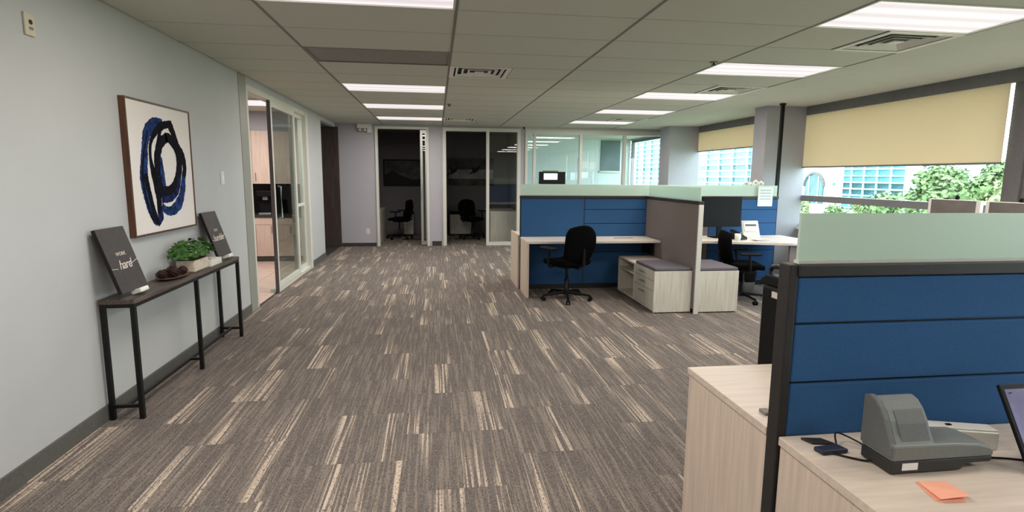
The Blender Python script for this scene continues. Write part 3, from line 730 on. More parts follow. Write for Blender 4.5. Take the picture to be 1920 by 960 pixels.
def bowl():
    c = (-1.905, 4.27, TZ)
    t = thing('brown_plate', c, 'shallow brown oval plate on the console table', 'plate')
    MB().lathe([(0, 0), (.05, 0), (.06, .004), (.088, .018), (.09, .022), (.085, .022), (.055, .01), (0, .008)], c, 28, 1, 1.9).build('dish', M_plate, t, smooth=True)
    t['category'] = 'plate'
    spots = [(-.03, -.09, .035), (.02, -.02, .042), (-.02, .05, .04), (.03, .10, .034), (-.045, .0, .03)]
    lab = ['dark brown pine cone at the near end of the plate', 'largest dark brown pine cone in the middle of the plate front', 'dark brown pine cone on the plate near the plant pot', 'dark brown pine cone at the far end of the plate', 'dark brown pine cone at the back of the plate, by the wall']
    for (dx, dy, r), l in zip(spots, lab):
        p = (c[0]+dx, c[1]+dy, TZ+.012)
        k = thing('pine_cone', p, l, 'pine cone', 'pine cones on the plate')
        MB().ball((p[0], p[1], p[2]+r*.9), r*.75, 10, 6, (1, 1, 1.2)).build('core', M_cone, k, smooth=True)
        s = MB()
        for lv in range(6):
            zz = p[2] + r*(.15+lv*.28); rr = r*math.sin(math.pi*(.22+.13*lv))
            for q in range(8):
                a = 2*math.pi*(q+.5*(lv % 2))/8
                b = Vector((p[0]+rr*.7*math.cos(a), p[1]+rr*.7*math.sin(a), zz)); e = Vector((p[0]+rr*1.15*math.cos(a), p[1]+rr*1.15*math.sin(a), zz+r*.12))
                s.bar(b, e, r*.32, r*.10)
        s.build('scales', M_cone, k)
bowl()
def plant():
    cx, cy = -1.905, 4.62
    t = thing('potted_plant', (cx, cy, TZ), 'bushy green plant in a pale stone pot on the console table', 'plant')
    MB().prism([(cx-.07, cy-.13), (cx+.07, cy-.13), (cx+.07, cy+.13), (cx-.07, cy+.13)], TZ, TZ+.09).build('pot', M_pot, t, .012)
    box('soil', M_soil, cx-.06, cy-.12, TZ+.088, cx+.06, cy+.12, TZ+.096, t)
    s = MB(); lf = MB()
    for i in range(420):
        a = random.uniform(0, 2*math.pi); e = random.uniform(.05, 1.0); r = random.uniform(.75, 1.05)
        d = Vector((.115*math.cos(a)*math.sqrt(1-e*e*.8)*r, .29*math.sin(a)*math.sqrt(1-e*e*.8)*r, .03+.13*e*r))
        p = Vector((cx, cy, TZ+.085)) + d
        if p.x < XL+.02: p.x = XL+.02+random.random()*.02
        nrm = (d.normalized() + Vector((random.uniform(-.6, .6), random.uniform(-.6, .6), random.uniform(-.2, .8)))).normalized()
        u = nrm.cross(Vector((random.random()-.5, random.random()-.5, 1))).normalized(); w = nrm.cross(u); sz = random.uniform(.012, .021)
        lf.quad(p-u*sz*1.3, p-w*sz*.6, p+u*sz*1.3, p+w*sz*.6)
        if i % 14 == 0: s.tube([(cx+d.x*.25, cy+d.y*.4, TZ+.09), p], .002, 5)
    s.build('stems', M_stem, t)
    o = lf.build('foliage', M_leaf, t); o['kind'] = 'stuff'
    k = thing('ceramic_dish', (-1.88, 4.87, TZ), 'glossy white rectangular ceramic dish beside the potted plant', 'dish')
    m = MB().box(-1.955, 4.765, TZ, -1.825, 5.0, TZ+.012).box(-1.955, 4.765, TZ+.012, -1.945, 5.0, TZ+.05).box(-1.835, 4.765, TZ+.012, -1.825, 5.0, TZ+.05).box(-1.945, 4.765, TZ+.012, -1.835, 4.775, TZ+.05).box(-1.945, 4.99, TZ+.012, -1.835, 5.0, TZ+.05)
    m.build('dish', M_ceram, k, .003)
    m = MB()
    for q in range(14): m.ball((-1.89+random.uniform(-.045, .045), 4.88+random.uniform(-.095, .095), TZ+.032), .02, 8, 5)
    o = m.build('pebbles', M_ceram, k, smooth=True); o['kind'] = 'stuff'
plant()

# ------------------------------------------------------------------ task chair
def task_chair(label, loc, rz):
    t = thing('task_chair', (0, 0, 0), label, 'chair', 'black task chairs')
    def seat(u, v, d):
        x = (u-.5)*.49; y = (v-.5)*.47; k = 1-.10*abs(2*u-1)**3
        return Vector((x*(1-.12*(2*v-1)**2), y*k, .47 + d - .025*max(0, (v-.75))*4*(v-.75)*4*.5 + .012*(2*u-1)**2))
    MB().grid_shell(seat, 8, 8, .07).build('seat', M_blackfab, t, smooth=True, subsurf=1)
    def back(u, v, d):
        w = .215 + .03*math.sin(math.pi*min(1, v*1.0)) - .06*(max(0, v-.75)/.25)**2
        x = (2*u-1)*w; z = .50 + .44*v - .03*(2*u-1)**2*(1 if v > .5 else -1)*abs(v-.5)*2
        y = -.235 - .05*v + .05*math.sin(math.pi*v)*-.6 + .055*(2*u-1)**2
        return Vector((x, y + d, z))
    MB().grid_shell(back, 8, 10, .055).build('backrest', M_blackfab, t, smooth=True, subsurf=1)
    MB().tube([(0, -.05, .43), (0, -.2, .42), (0, -.30, .47), (0, -.305, .66)], [.022, .022, .022, .018], 8).build('back_support', M_black, t)
    for s in (-1, 1):
        a = MB().tube(spline([(s*.2, .0, .435), (s*.285, .0, .445), (s*.30, -.01, .56), (s*.295, -.02, .645)], 4), .016, 8).build('armrest', M_black, t, smooth=True)
        MB().box(s*.295-.04, -.13, .643, s*.295+.04, .12, .672).build('arm_pad', M_black, a, .012)
    MB().box(-.12, -.12, .405, .12, .12, .435).build('mechanism', M_black, t, .01)
    MB().lathe([(.028, .10), (.028, .26), (.018, .262), (.018, .41)], (0, 0, 0), 14).build('gas_post', M_blackmetal, t, smooth=True)
    MB().lathe([(0, .07), (.045, .07), (.045, .105), (.03, .115), (0, .115)], (0, 0, 0), 16).build('hub', M_black, t)
    for k in range(5):
        a = 2*math.pi*k/5 + .3; c, s = math.cos(a), math.sin(a)
        L = MB().tube([(.03*c, .03*s, .092), (.16*c, .16*s, .085), (.30*c, .30*s, .068)], [.022, .018, .014], 8).build('base_leg', M_black, t)
        w = MB(); n = Vector((-s, c, 0)); p = Vector((.30*c, .30*s, .027))
        for q in (-1, 1): w.tube([p+n*q*.008, p+n*q*.024], .027, 14)
        w.tube([p, p+Vector((0, 0, .045))], .008, 6)
        w.build('caster', M_black, L, smooth=False)
    place(t, loc, rz); return t
chair = task_chair('black fabric task chair in front of the empty near cubicle desk', (1.575, 6.60, 0), math.radians(28))
def chair_copy(label, loc, rz):
    c = copy_tree(chair); c['label'] = label; place(c, loc, rz); return c
chair_copy('black task chair seen side-on beside the monitor desk', (3.74, 6.34, 0), math.radians(-104)).scale = (.95, .95, .93)
chair_copy('black task chair in the unlit left office', (-.88, 13.45, 0), math.radians(75))
chair_copy('black task chair in the unlit right office', (.84, 13.4, 0), math.radians(-150))

# ------------------------------------------------------------------ cubicle partitions
def fabric_tile(p, m, x0, x1, y0, y1, z0, z1, bev=.006): return box('fabric_tile', m, x0+.003, y0, z0+.003, x1-.003, y1, z1-.003, p, bev)
ROWS = [(.06, .50), (.50, .69), (.69, .88), (.88, 1.068), (1.068, 1.215)]
def partition_x(root, x0, x1, y, th, segs, back=True, capz=1.215, glass=(1.252, 1.40), ext=0):
    """run of panels along X; its front face looks to -Y. segs: list of (x0, x1, rows, material)"""
    box('core', M_cap, x0, y+.015, 0, x1, y+th-.015, capz, root)
    for a, b, rows, m in segs:
        for z0, z1 in rows:
            fabric_tile(root, m, a, b, y, y+.016, z0, z1)
            if back: fabric_tile(root, m, a, b, y+th-.016, y+th, z0, z1)
    for a in sorted({s[0] for s in segs})[1:]: box('joint', M_cap, a-.004, y-.001, .06, a+.004, y+.012, capz, root)
    box('cap_rail', M_cap, x0-.002, y-.006, capz, x1+.002, y+th+.006, capz+.037, root, .004)
    g = box('glass_screen', M_frost, x0+.01, y+th/2-.005, glass[0], x1-.01, y+th/2+.005, glass[1], root)
    box('glass_rail', M_white_trim, x0+.008, y+th/2-.012, capz+.037, x1-.008, y+th/2+.012, capz+.047, root)
SINGLE = [(.06, .69), (.69, 1.215)]
PY = 7.255
p1 = thing('cubicle_partition', (2.9, PY+.03, 0), 'long blue fabric partition with frosted glass top behind the two far desks', 'partition', 'cubicle partitions')
partition_x(p1, 1.09, 4.735, PY, .065, [(1.10, 1.955, SINGLE, M_blue), (1.955, 2.825, ROWS, M_blue), (2.865, 3.72, SINGLE, M_greyfab), (3.72, 4.725, ROWS, M_blue)])
p2 = thing('cubicle_partition', (2.84, 6.5, 0), 'grey fabric divider with frosted glass top between the two far desks', 'partition', 'cubicle partitions')
box('core', M_cap, 2.832, 5.735, 0, 2.852, PY-.008, 1.213, p2)
for xa, xb in ((2.815, 2.832), (2.852, 2.869)):
    box('fabric_face', M_greyfab, xa, 5.735, .05, xb, PY-.008, 1.213, p2, .004)
box('cap_rail', M_cap, 2.81, 5.72, 1.213, 2.874, PY-.008, 1.25, p2, .004)
box('end_trim', M_white_trim, 2.815, 5.715, 0, 2.869, 5.735, 1.213, p2, .003)
box('glass_screen', M_frost, 2.837, 5.74, 1.25, 2.847, PY-.008, 1.40, p2)
pp = thing('power_pole', (4.80, 7.42, 0), 'black power pole from floor to ceiling at the end of the blue partition', 'pole')
box('pole', M_black, 4.785, 7.40, 0, 4.825, 7.44, CZ-.006, pp); box('collar', M_black, 4.775, 7.39, CZ-.03, 4.835, 7.45, CZ-.004, pp)

# desks of the far pair
d = thing('office_desk', (1.95, 6.98, 0), 'empty pale desk with a black chair in the near far-cubicle', 'desk', 'far cubicle desks')
box('top', M_lamw_x, 1.092, 6.70, .68, 2.808, PY-.008, .71, d, .003)
box('end_panel', M_lam_z, 1.095, 6.72, 0, 1.125, PY-.012, .68, d, .002)
box('wall_bracket', M_blackmetal, 2.77, 6.9, .5, 2.8, 7.24, .68, d)
MB().box(2.30, 6.99, .706, 2.56, 7.06, .7115).build('cable_grommet', M_greyfab, d)
d = thing('office_desk', (3.8, 6.9, 0), 'pale desk carrying the black monitor beside the power pole', 'desk', 'far cubicle desks')
MB().prism([(2.885, 6.66), (3.4, 6.60), (4.36, 6.30), (4.80, 6.30), (4.80, PY-.008), (2.885, PY-.008)], .68, .71).build('top', M_lamw_x, d, .003)
box('end_panel', M_greyfab, 4.36, 6.36, 0, 4.78, 6.39, .68, d)
box('wall_bracket', M_blackmetal, 2.90, 6.9, .5, 2.93, 7.24, .68, d)
d = thing('office_desk', (2.9, 7.7, 0), 'desk on the far side of the blue partition, only its pale end panel seen', 'desk')
box('top', M_lamw_x, 1.092, PY+.073, .68, 4.68, 8.02, .71, d, .003); box('end_panel', M_lam_z, 1.07, PY+.075, 0, 1.091, 8.02, .725, d, .002); box('end_panel', M_lam_z, 4.66, PY+.075, 0, 4.68, 8.02, .68, d)

def credenza(x0, x1, y0, y1, label, open_side):
    h = .475
    t = thing('low_credenza', ((x0+x1)/2, (y0+y1)/2, 0), label, 'cabinet', 'low white ash credenzas')
    ys = y0 + .66
    box('plinth', M_black, x0+.02, y0+.02, 0, x1-.02, y1-.02, .02, t)
    box('front_panel', M_lamw, x0, y0, .012, x1, y0+.02, h, t, .002)
    box('carcass', M_lamw, x0+.02, y0+.02, .02, x1, ys, h, t)
    for z0, z1 in ((.02, .245), (.25, .36), (.365, h-.002)):
        dr = box('drawer', M_lamw, x0, y0+.022, z0, x0+.019, ys-.002, z1, t, .002)
        MB().bar((x0-.018, y0+.26, (z1-.045)), (x0-.018, y0+.42, (z1-.045)), .01).build('handle', M_steel, dr)
    # open cubby
    box('cubby_floor', M_lamw, x0, ys, .02, x1, y1-.02, .04, t); box('cubby_end', M_lamw, x0, y1-.02, .02, x1, y1, h, t)
    box('cubby_back', M_lamw, x1-.02, ys, .04, x1, y1-.02, h-.02, t); box('shelf', M_lamw, x0+.01, ys, .325, x1-.02, y1-.02, .343, t); box('cubby_top', M_lamw_x, x0, ys, h-.02, x1, y1, h, t)
    cu = box('cushion', M_cush, x0+.005, y0+.005, h, x1-.005, ys-.04, h+.038, t, .016)
    return t
credenza(2.375, 2.812, 5.79, 7.03, 'low white-ash credenza with drawers, open cubby and grey cushion under the empty desk', -1)
credenza(2.872, 3.352, 5.76, 6.55, 'low white-ash credenza with grey cushion on the monitor side of the divider', -1)

# on the monitor desk
def monitor(t, w, h, stand_h, m_screen, m_bezel, deep=.035):
    """faces -Y, foot at the local origin"""
    MB().box(-w/2, -deep/2, stand_h, w/2, deep/2, stand_h+h).build('case', m_bezel, t, .006)
    box('screen', m_screen, -w/2+.012, -deep/2-.002, stand_h+.018, w/2-.012, -deep/2+.001, stand_h+h-.012, t)
    box('neck', m_bezel if m_bezel is M_black else M_steel, -.03, deep/2, .01, .03, deep/2+.03, stand_h+h*.5, t)
    MB().box(-.12, -.08, 0, .12, .12, .014).build('foot', m_bezel if m_bezel is M_black else M_steel, t, .005)
t = thing('monitor', (0, 0, 0), 'large black monitor on the far desk beside the grey divider', 'monitor'); monitor(t, .58, .40, .145, M_screen_off, M_black); place(t, (3.755, 6.99, .71), math.radians(3))
t = thing('desk_phone', (0, 0, 0), 'black desk phone between monitor and white screen', 'phone')
MB().prism([(-.08, 0), (.09, 0), (.09, .085), (.06, .09), (-.08, .03)], -.08, .08, 'X').build('body', M_black, t, .006)
MB().tube(spline([(-.055, -.07, .06), (-.055, -.05, .085), (-.055, .05, .115), (-.055, .075, .10)], 4), .017, 8).build('handset', M_black, t, smooth=True)
box('display', M_screen_lit, .0, .0, .079, .06, .05, .083, t)
place(t, (3.90, 6.78, .71), math.radians(25))
t = thing('desk_screen', (0, 0, 0), 'small white framed screen with a grey strip on the far desk', 'screen')
MB().prism([(-.02, 0), (.03, 0), (.10, .225), (.08, .225)], -.115, .115, 'X').build('frame', M_plast_w, t, .006)
MB().quad((-.09, .0115, .09), (.09, .0115, .09), (.09, .062, .20), (-.09, .062, .20)).build('sheet', M_paper, t)
MB().quad((-.075, .038, .155), (.075, .038, .155), (.075, .050, .180), (-.075, .050, .180)).build('grey_strip', M_grey_screen, t)
place(t, (4.17, 6.92, .71), math.radians(-4))
t = thing('mug', (0, 0, 0), 'small white mug beside the black monitor foot', 'mug')
MB().lathe([(0, 0), (.034, 0), (.038, .09), (.034, .09), (.031, .008), (0, .008)], (0, 0, 0), 16).build('cup', M_ceram, t, smooth=True)
MB().tube(spline([(.034, 0, .07), (.06, 0, .065), (.06, 0, .03), (.034, 0, .022)], 4), .005, 6).build('handle', M_ceram, t, smooth=True)
place(t, (3.80, 6.62, .71), .4)
t = thing('paper_heap', (0, 0, 0), 'loose white papers in front of the white screen', 'papers')
for i in range(5):
    s = MB().box(-.10, -.06, 0, .10, .06, .0025).build('sheet', M_paper, t); s.location = (random.uniform(-.04, .04), random.uniform(-.02, .02), .002+.004*i); s.rotation_euler.z = random.uniform(-.5, .5)
place(t, (4.14, 6.62, .71), .2)
t = thing('wall_poster', (4.52, PY-.004, 1.10), 'white paper sheet taped on the blue partition beside the power pole', 'paper')
box('sheet', M_paper, 4.42, PY-.010, 1.115, 4.64, PY-.0075, 1.385, t)
for z in (1.33, 1.29, 1.25, 1.21): box('print_line', M_fac_frame, 4.45, PY-.0108, z, 4.61, PY-.010, z+.012, t)
# orchid behind the partition
t = thing('potted_orchid', (4.46, 7.52, .711), 'white orchid blossoms showing above the frosted glass near the column', 'plant')
MB().lathe([(0, 0), (.06, 0), (.08, .13), (.072, .13), (.06, .02), (0, .02)], (4.46, 7.52, .711), 18).build('pot', M_ceram, t, smooth=True)
MB().lathe([(0, .10), (.073, .115), (0, .12)], (4.46, 7.52, .711), 14).build('soil', M_soil, t)
for e, sg in (((4.33, 7.50, 1.40), -1), ((4.58, 7.50, 1.42), 1)):
    MB().tube(spline([(4.46, 7.52, .82), (4.46+.02*sg, 7.52, 1.1), (4.46+.03*sg, 7.51, 1.36), e], 5), .004, 6).build('stem', M_stem, t)
for k in range(4):
    a = k*1.6+.3
    MB().prism([(4.46, 7.52), (4.46+.05*math.cos(a-.4), 7.52+.05*math.sin(a-.4)), (4.46+.12*math.cos(a), 7.52+.1*math.sin(a)), (4.46+.05*math.cos(a+.4), 7.52+.05*math.sin(a+.4))], .838+.006*k, .842+.006*k).build('leaf', M_leaf, t)
for bx, bz in ((4.31, 1.355), (4.38, 1.42), (4.45, 1.40), (4.52, 1.435), (4.60, 1.42), (4.41, 1.36)):
    m = MB()
    for k in range(5):
        a = 2*math.pi*k/5 + .3; c = (bx+.027*math.cos(a), 7.49, bz+.027*math.sin(a)); m.ball(c, .022, 8, 5, (1, .3, 1))
    b = m.build('blossom', M_petal, t, smooth=True)
    MB().ball((bx, 7.478, bz), .011, 8, 5).build('centre', M_petal_c, b, smooth=True)
# wastebasket under the monitor desk
t = thing('wastebasket', (4.02, 6.78, 0), 'grey wastebasket with a black liner under the monitor desk', 'wastebasket')
MB().lathe([(0, 0), (.12, 0), (.15, .30), (.144, .30), (.115, .01), (0, .01)], (4.02, 6.78, 0), 20).build('bin', M_steel, t, smooth=True)
MB().lathe([(.139, .16), (.153, .28), (.157, .305), (.146, .31), (.13, .2)], (4.02, 6.78, 0), 20).build('liner', M_black, t, smooth=True)
# small things lined up on the window sill seen over the far glass
for i, y in enumerate((8.9, 9.5, 10.1, 10.7)):
    t = thing('sill_clip', (XR-.03, y, .784), ('dark window latch on the far sill, ' + ('nearest the big column', 'second from the big column', 'third from the big column', 'nearest the rear column')[i]), 'latch', 'latches on the far window')
    box('base', M_black, XR-.05, y-.03, .784, XR-.01, y+.03, .80, t); box('lever', M_black, XR-.04, y-.012, .80, XR-.02, y+.012, .87, t, .004)

# ------------------------------------------------------------------ near workstation on the right
NY = 1.518
p3 = thing('cubicle_partition', (1.9, NY+.04, 0), 'large near blue partition with dark rail and frosted glass top', 'partition', 'cubicle partitions')
partition_x(p3, 1.075, 2.75, NY, .056, [(1.075, 2.74, ROWS, M_blue)], glass=(1.260, 1.404))
box('end_post', M_cap, 1.046, NY, 0, 1.075, NY+.056, 1.252, p3, .004)
d = thing('office_desk', (1.9, 1.14, 0), 'near pale ash desk carrying the grey scanner and laptop', 'desk')
box('top', M_lam_x, 1.05, .76, .682, 2.74, NY-.003, .71, d, .0025)
box('end_panel', M_lam_z, 1.056, .78, 0, 1.086, NY-.006, .682, d, .002)
box('end_panel', M_lam_z, 2.70, .78, 0, 2.73, NY-.006, .682, d, .002)
box('drawer_unit', M_lam_z, 1.09, .80, .03, 1.52, 1.49, .68, d)
d = thing('office_desk', (1.9, 1.88, 0), 'pale ash desk on the far side of the near blue partition', 'desk')
box('top', M_lam_x, 1.05, NY+.064, .682, 2.74, 2.157, .71, d, .0025)
box('end_panel', M_lam_z, 1.056, NY+.068, 0, 1.086, 2.15, .682, d, .002)
box('end_panel', M_lam_z, 2.70, NY+.068, 0, 2.73, 2.15, .682, d, .002)
box('modesty_panel', M_lam_z, 1.086, 2.05, .1, 2.70, 2.07, .682, d)
box('cable_clip', M_bar, 1.095, 1.66, .71, 1.125, 1.70, .722, d, .003)
# tall bin behind it
t = thing('waste_bin', (1.85, 2.45, 0), 'tall black waste bin with a pale label behind the near partition post', 'bin')
MB().prism([(1.64, 2.30), (2.06, 2.30), (2.06, 2.60), (1.64, 2.60)], .03, .98).build('body', M_black, t, .02)
MB().prism([(2.29, .98), (2.61, .98), (2.61, 1.005), (2.56, 1.03), (2.38, 1.035), (2.30, 1.02)], 1.636, 2.064, 'X').build('lid', M_black, t, .008)
MB().tube(spline([(1.66, 2.54, 1.0), (1.655, 2.54, 1.07), (1.655, 2.36, 1.07), (1.66, 2.36, 1.0)], 4), .012, 8).build('handle', M_blackmetal, t, smooth=True)
box('label', M_chalk, 1.634, 2.385, .925, 1.6405, 2.50, .955, t)
for x in (1.70, 2.0):
    for y in (2.35, 2.55): MB().tube([(x-.015, y, .025), (x+.015, y, .025)], .025, 12).build('wheel', M_blackmetal, t)

# scanner on the near desk
t = thing('check_scanner', (1.38, 1.31, .71), 'grey desktop document scanner with curved paper hood on the near desk', 'scanner')
Z = .71
MB().prism([(1.212, Z+.004), (1.425, Z+.004), (1.445, Z+.022), (1.520, Z+.022), (1.525, Z+.040), (1.212, Z+.040)], 1.262, 1.372, 'Y').build('base', M_mach_base, t, .004)
MB().prism([(1.212, Z+.040), (1.525, Z+.040), (1.524, Z+.060), (1.51, Z+.069), (1.48, Z+.077), (1.40, Z+.083), (1.212, Z+.086)], 1.260, 1.374, 'Y').build('body', M_grey_mach, t, .006)
hood = [(1.374, Z+.05), (1.374, Z+.190), (1.356, Z+.196), (1.336, Z+.190), (1.316, Z+.172), (1.298, Z+.145), (1.284, Z+.112), (1.272, Z+.088), (1.262, Z+.08), (1.262, Z+.05)]
MB().prism(hood, 1.208, 1.226, 'X').build('side_cheek', M_grey_mach2, t, .003)
MB().prism([(a, b-.006 if b > Z+.1 else b) for a, b in hood], 1.226, 1.345, 'X').build('hood', M_grey_mach, t, .004)
MB().prism([(a-.006 if b > Z+.1 else a, b-.012 if b > Z+.1 else b) for a, b in hood[2:8]] + [(1.30, Z+.09), (1.34, Z+.17)], 1.245, 1.338, 'X').build('paper_chute', M_grey_mach2, t, .004)
box('rear_roller', M_black, 1.346, 1.33, Z+.08, 1.372, 1.37, Z+.105, t, .006)
MB().prism([(1.38, Z+.079), (1.43, Z+.0765), (1.432, Z+.079), (1.38, Z+.082)], 1.30, 1.312, 'Y').build('slot', M_mach_base, t)
box('sticker', M_paper, 1.245, 1.2605, Z+.014, 1.292, 1.263, Z+.034, t)
# cable and adapters left of the scanner
t = thing('power_adapter', (1.13, 1.455, Z), 'flat dark adapter with cable coil at the desk corner', 'adapter')
MB().prism([(1.105, 1.488), (1.165, 1.478), (1.185, 1.44), (1.12, 1.452)], Z, Z+.008).build('card', M_mach_base, t, .002)
MB().prism([(1.098, 1.42), (1.18, 1.428), (1.19, 1.39), (1.105, 1.385)], Z, Z+.014).build('brick', mat('navy_plastic', (44, 46, 66), .5), t, .004)
MB().tube(spline([(1.18, 1.43, Z+.012), (1.20, 1.46, Z+.03), (1.235, 1.45, Z+.02), (1.26, 1.40, Z+.01)], 5), .0025, 6).build('cable', M_black, t)
t = tag(MB().tube(spline([(1.13, 1.40, Z+.004), (1.16, 1.37, Z+.004), (1.20, 1.34, Z+.004), (1.215, 1.33, Z+.012), (1.225, 1.345, Z+.02)], 6), .003, 6).build('power_cable', M_black), 'black cable running from the adapter to the scanner', 'cable')
tag(MB().tube(spline([(1.50, 1.33, Z+.004), (1.61, 1.305, Z+.004), (1.68, 1.285, Z+.004), (1.76, 1.30, Z+.004)], 6), .0028, 6).build('data_cable', M_black), 'thin dark cable from the scanner towards the laptop', 'cable')
t = thing('white_box', (1.55, 1.42, Z), 'white plastic box behind the scanner', 'box')
MB().prism([(1.40, 1.425), (1.648, 1.352), (1.666, 1.41), (1.418, 1.483)], Z, Z+.054).build('body', M_plast_w, t, .004)
MB().prism([(1.405, 1.431), (1.65, 1.359), (1.662, 1.404), (1.417, 1.476)], Z+.054, Z+.059).build('lid', M_plast_w, t, .002)
box('button', M_black, 1.53, 1.41, Z+.059, 1.545, 1.42, Z+.062, t)
t = thing('sticky_notes', (1.285, 1.17, Z), 'small pad of orange sticky notes on the near desk', 'note')
MB().prism([(1.256, 1.224), (1.334, 1.214), (1.308, 1.134), (1.232, 1.138)], Z, Z+.004).build('pad', M_orange, t)
MB().quad((1.256, 1.224, Z+.0045), (1.334, 1.214, Z+.0045), (1.316, 1.128, Z+.016), (1.236, 1.132, Z+.010)).build('top_note', M_orange, t)
# laptop at the right edge
t = thing('laptop', (0, 0, 0), 'black laptop with a lilac screen at the right edge of the desk', 'laptop')
MB().box(0, -.23, 0, .34, 0, .016).build('base', M_black, t, .004)
box('keyboard', M_mach_base, .02, -.13, .016, .32, -.02, .018, t)
L = MB().box(0, 0, 0, .34, .010, .228).build('lid', M_black, t, .003)
sc = MB().box(.012, -.0012, .012, .328, .0006, .214).build('screen', M_purple, L)
MB().lathe([(0, 0), (.004, 0), (.004, .002), (0, .002)], (.024, -.004, .202), 8).build('icon', M_ink_navy, L)
L.rotation_euler.x = -math.radians(29); L.location = (.17, .05, .012+.10)
place(t, (1.60, 1.235, Z), 0)

# monitors on the window-side desk, tops showing over the near glass
d = plain_desk(4.55, 2.2, 5.30, 5.2, 'long desk along the windows behind the near partition', 'office_desk')
for y, lab in ((4.55, 'white-framed monitor with webcam nearest the window transom, over the near glass'), (3.98, 'second white-framed monitor with webcam over the near glass'), (3.42, 'white-framed monitor cut by the right edge, over the near glass')):
    t = thing('monitor', (0, 0, 0), lab, 'monitor', 'monitors along the window desk')
    w, h, z0 = .52, .36, .255
    box('case', M_plast_w, -w/2, -.02, z0, w/2, .02, z0+h, t, .006)
    box('screen', M_grey_screen, -w/2+.035, -.0215, z0+.03, w/2-.035, -.019, z0+h-.006, t)
    MB().ball((.02, 0, z0+h+.018), .02, 10, 6).build('webcam', M_black, t, smooth=True)
    box('neck', M_plast_w, -.03, .02, .01, .03, .05, z0+h*.5, t); MB().box(-.12, -.08, 0, .12, .12, .014).build('foot', M_plast_w, t, .005)
    place(t, (4.72, y, .71), -math.pi/2)

# ------------------------------------------------------------------ outside
GZ = -6.0
g = struct(box('ground', M_ground, 6.2, -60, GZ-.3, 260, 320, GZ)); g['kind'] = 'structure'
def facade(name, label, X, y0, y1, zt, pw, ph, m_pane, deep, n_y, n_z, zstart, dark_rows=()):
    t = thing(name, (X+deep/2, (y0+y1)/2, GZ), label, 'building')
    box('block', M_fac_frame, X+.6, y0, GZ, X+deep, y1, zt, t)
    f = MB()
    for j in range(n_z+1): f.box(X, y0, zstart+j*ph-.12*ph, X+.6, y1, zstart+j*ph+.12*ph)
    for i in range(n_y+1): f.box(X+.1, y0+i*pw-.06*pw, GZ, X+.6, y0+i*pw+.06*pw, zt)
    f.build('mullion_grid', M_fac_frame, t)
    first = {}
    for i in range(n_y):
        for j in range(n_z):
            dk = j in dark_rows; mm = M_fac_pane_d if dk else m_pane
            ya, za = y0+(i+.5)*pw, zstart+(j+.5)*ph
            if dk not in first:
                first[dk] = MB().box(X+.4, ya-.44*pw, za-.38*ph, X+.6, ya+.44*pw, za+.38*ph).build('window_pane', mm, t)
            else:
                o = bpy.data.objects.new('window_pane', first[dk].data); C.objects.link(o); link(o, Vector((X+.5, ya, za)), t)
    return t
facade('glass_office_building', 'pale blue glass office building behind the white arched building, seen under the big blind', 100, 108.8, 132.8, 9.0, 4.0, 1.55, M_fac_pane, 20, 6, 9, -5.6, (2, 3))
facade('curtain_wall_tower', 'light blue glass tower filling the far window under the small blind', 60, 92, 186, 16, 5.6, 1.25, M_fac_pane, 4, 16, 14, -4.6, (4, 6))
# white building with the arched window
t = thing('white_building', (65, 82.5, GZ), 'white rendered building with an arched window outside the big window', 'building')
box('block', M_concrete, 60, 77.6, GZ, 61, 90.5, 9, t)
arch = [(80.4, -2.5), (80.4, .2)] + [(82.6-2.2*math.cos(a*math.pi/12), .2+2.0*math.sin(a*math.pi/12)) for a in range(1, 12)] + [(84.8, .2), (84.8, -2.5)]
aw = MB().prism(arch, 59.8, 59.98, 'X').build('arched_window', M_fac_pane_d, t)
for k in range(12):
    a0, a1 = k*math.pi/12, (k+1)*math.pi/12
    MB().bar((59.75, 82.6-2.35*math.cos(a0), .2+2.15*math.sin(a0)), (59.75, 82.6-2.35*math.cos(a1), .2+2.15*math.sin(a1)), .35).build('arch_stone', M_base, t)
for y in (81.5, 83.7): MB().box(59.7, y-.08, -2.5, 59.85, y+.08, 1.9).build('glazing_bar', M_concrete, aw)
for y, z in ((87.5, -.5), (78.2, .6), (88.2, 2.0)): box('small_window', M_fac_pane_d, 59.9, y-.25, z-.25, 60.0, y+.25, z+.25, t)
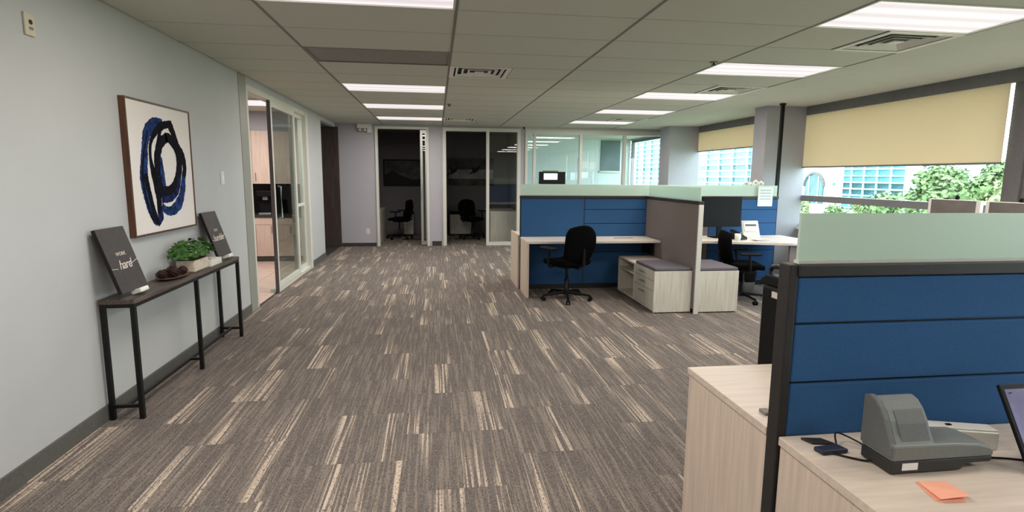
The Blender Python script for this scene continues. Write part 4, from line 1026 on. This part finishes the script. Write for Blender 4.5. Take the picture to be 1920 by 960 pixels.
# trees
def tree_mesh(seed, nl, m):
    random.seed(seed); lf = MB(); blobs = []
    for k in range(11):
        a = random.uniform(0, 6.28); r = random.uniform(0, 1.7); blobs.append((Vector((r*math.cos(a), r*math.sin(a), random.uniform(2.3, 6.2))), random.uniform(.8, 1.5)))
    for i in range(nl):
        c, R = random.choice(blobs); d = Vector((random.gauss(0, 1), random.gauss(0, 1), random.gauss(0, 1))).normalized()
        p = c + d*R*random.uniform(.65, 1.05)
        nrm = (d + Vector((random.uniform(-.7, .7), random.uniform(-.7, .7), random.uniform(-.3, .9)))).normalized()
        u = nrm.cross(Vector((random.random()-.5, random.random()-.5, 1))).normalized(); w = nrm.cross(u); s = random.uniform(.13, .28)
        lf.quad(p-u*s, p-w*s*.7, p+u*s, p+w*s*.7)
    return lf
def tree(proto, label, loc, sc):
    t = copy_tree(proto); t['label'] = label; t.location = loc; t.scale = (sc, sc, sc); return t
protos = []
for k, (m, sd) in enumerate(((M_tree, 3), (M_tree2, 9), (M_tree, 21))):
    t = thing('leafy_tree', (0, 0, 0), 'x', 'tree', 'trees outside the windows')
    o = tree_mesh(sd, 2600, m).build('crown', m, t); o['kind'] = 'stuff'
    MB().tube([(0, 0, 0), (.05, .03, 1.5), (0, .05, 3.4), (.1, 0, 5.0)], [.22, .17, .13, .06], 8).build('trunk', M_trunk, t)
    protos.append(t)
spots = [(44, 44.5, 1.2), (44, 37.5, 1.16), (53, 46.5, 1.26), (53, 52.0, 1.2), (53, 40.0, 1.25), (37, 42.2, .86), (46, 30.5, 1.15), (52, 62.5, .72), (46, 59.5, .62), (40, 52.5, .6), (50, 71, .72), (56, 31, 1.2), (36, 36.5, .80), (62, 57.0, 1.2), (68, 68.0, 1.3), (61, 50.0, 1.36), (46, 52.5, .66)]
names = ['tallest green tree', 'mid green tree left of centre', 'broad tree', 'green tree right of centre', 'green tree before the mullion', 'lower pale tree', 'green tree behind the mullion', 'small tree under the glass offices', 'low shrub-like tree under the arch', 'low pale tree under the transom', 'low tree left of the arch', 'tree past the right mullion', 'low front tree', 'low front tree on the right', 'back row tree beside the glass offices', 'back row tree behind the tallest one', 'round low tree left of the tallest one']
for i, ((x, y, s), nm) in enumerate(zip(spots, names)):
    lab = f'{nm} outside the big window'
    if i < 3:
        p = protos[i]; p['label'] = lab; p.location = (x, y, GZ); p.scale = (s, s, s); p.rotation_euler.z = i
    else:
        o = tree(protos[i % 3], lab, (x, y, GZ), s); o.rotation_euler.z = i*1.3
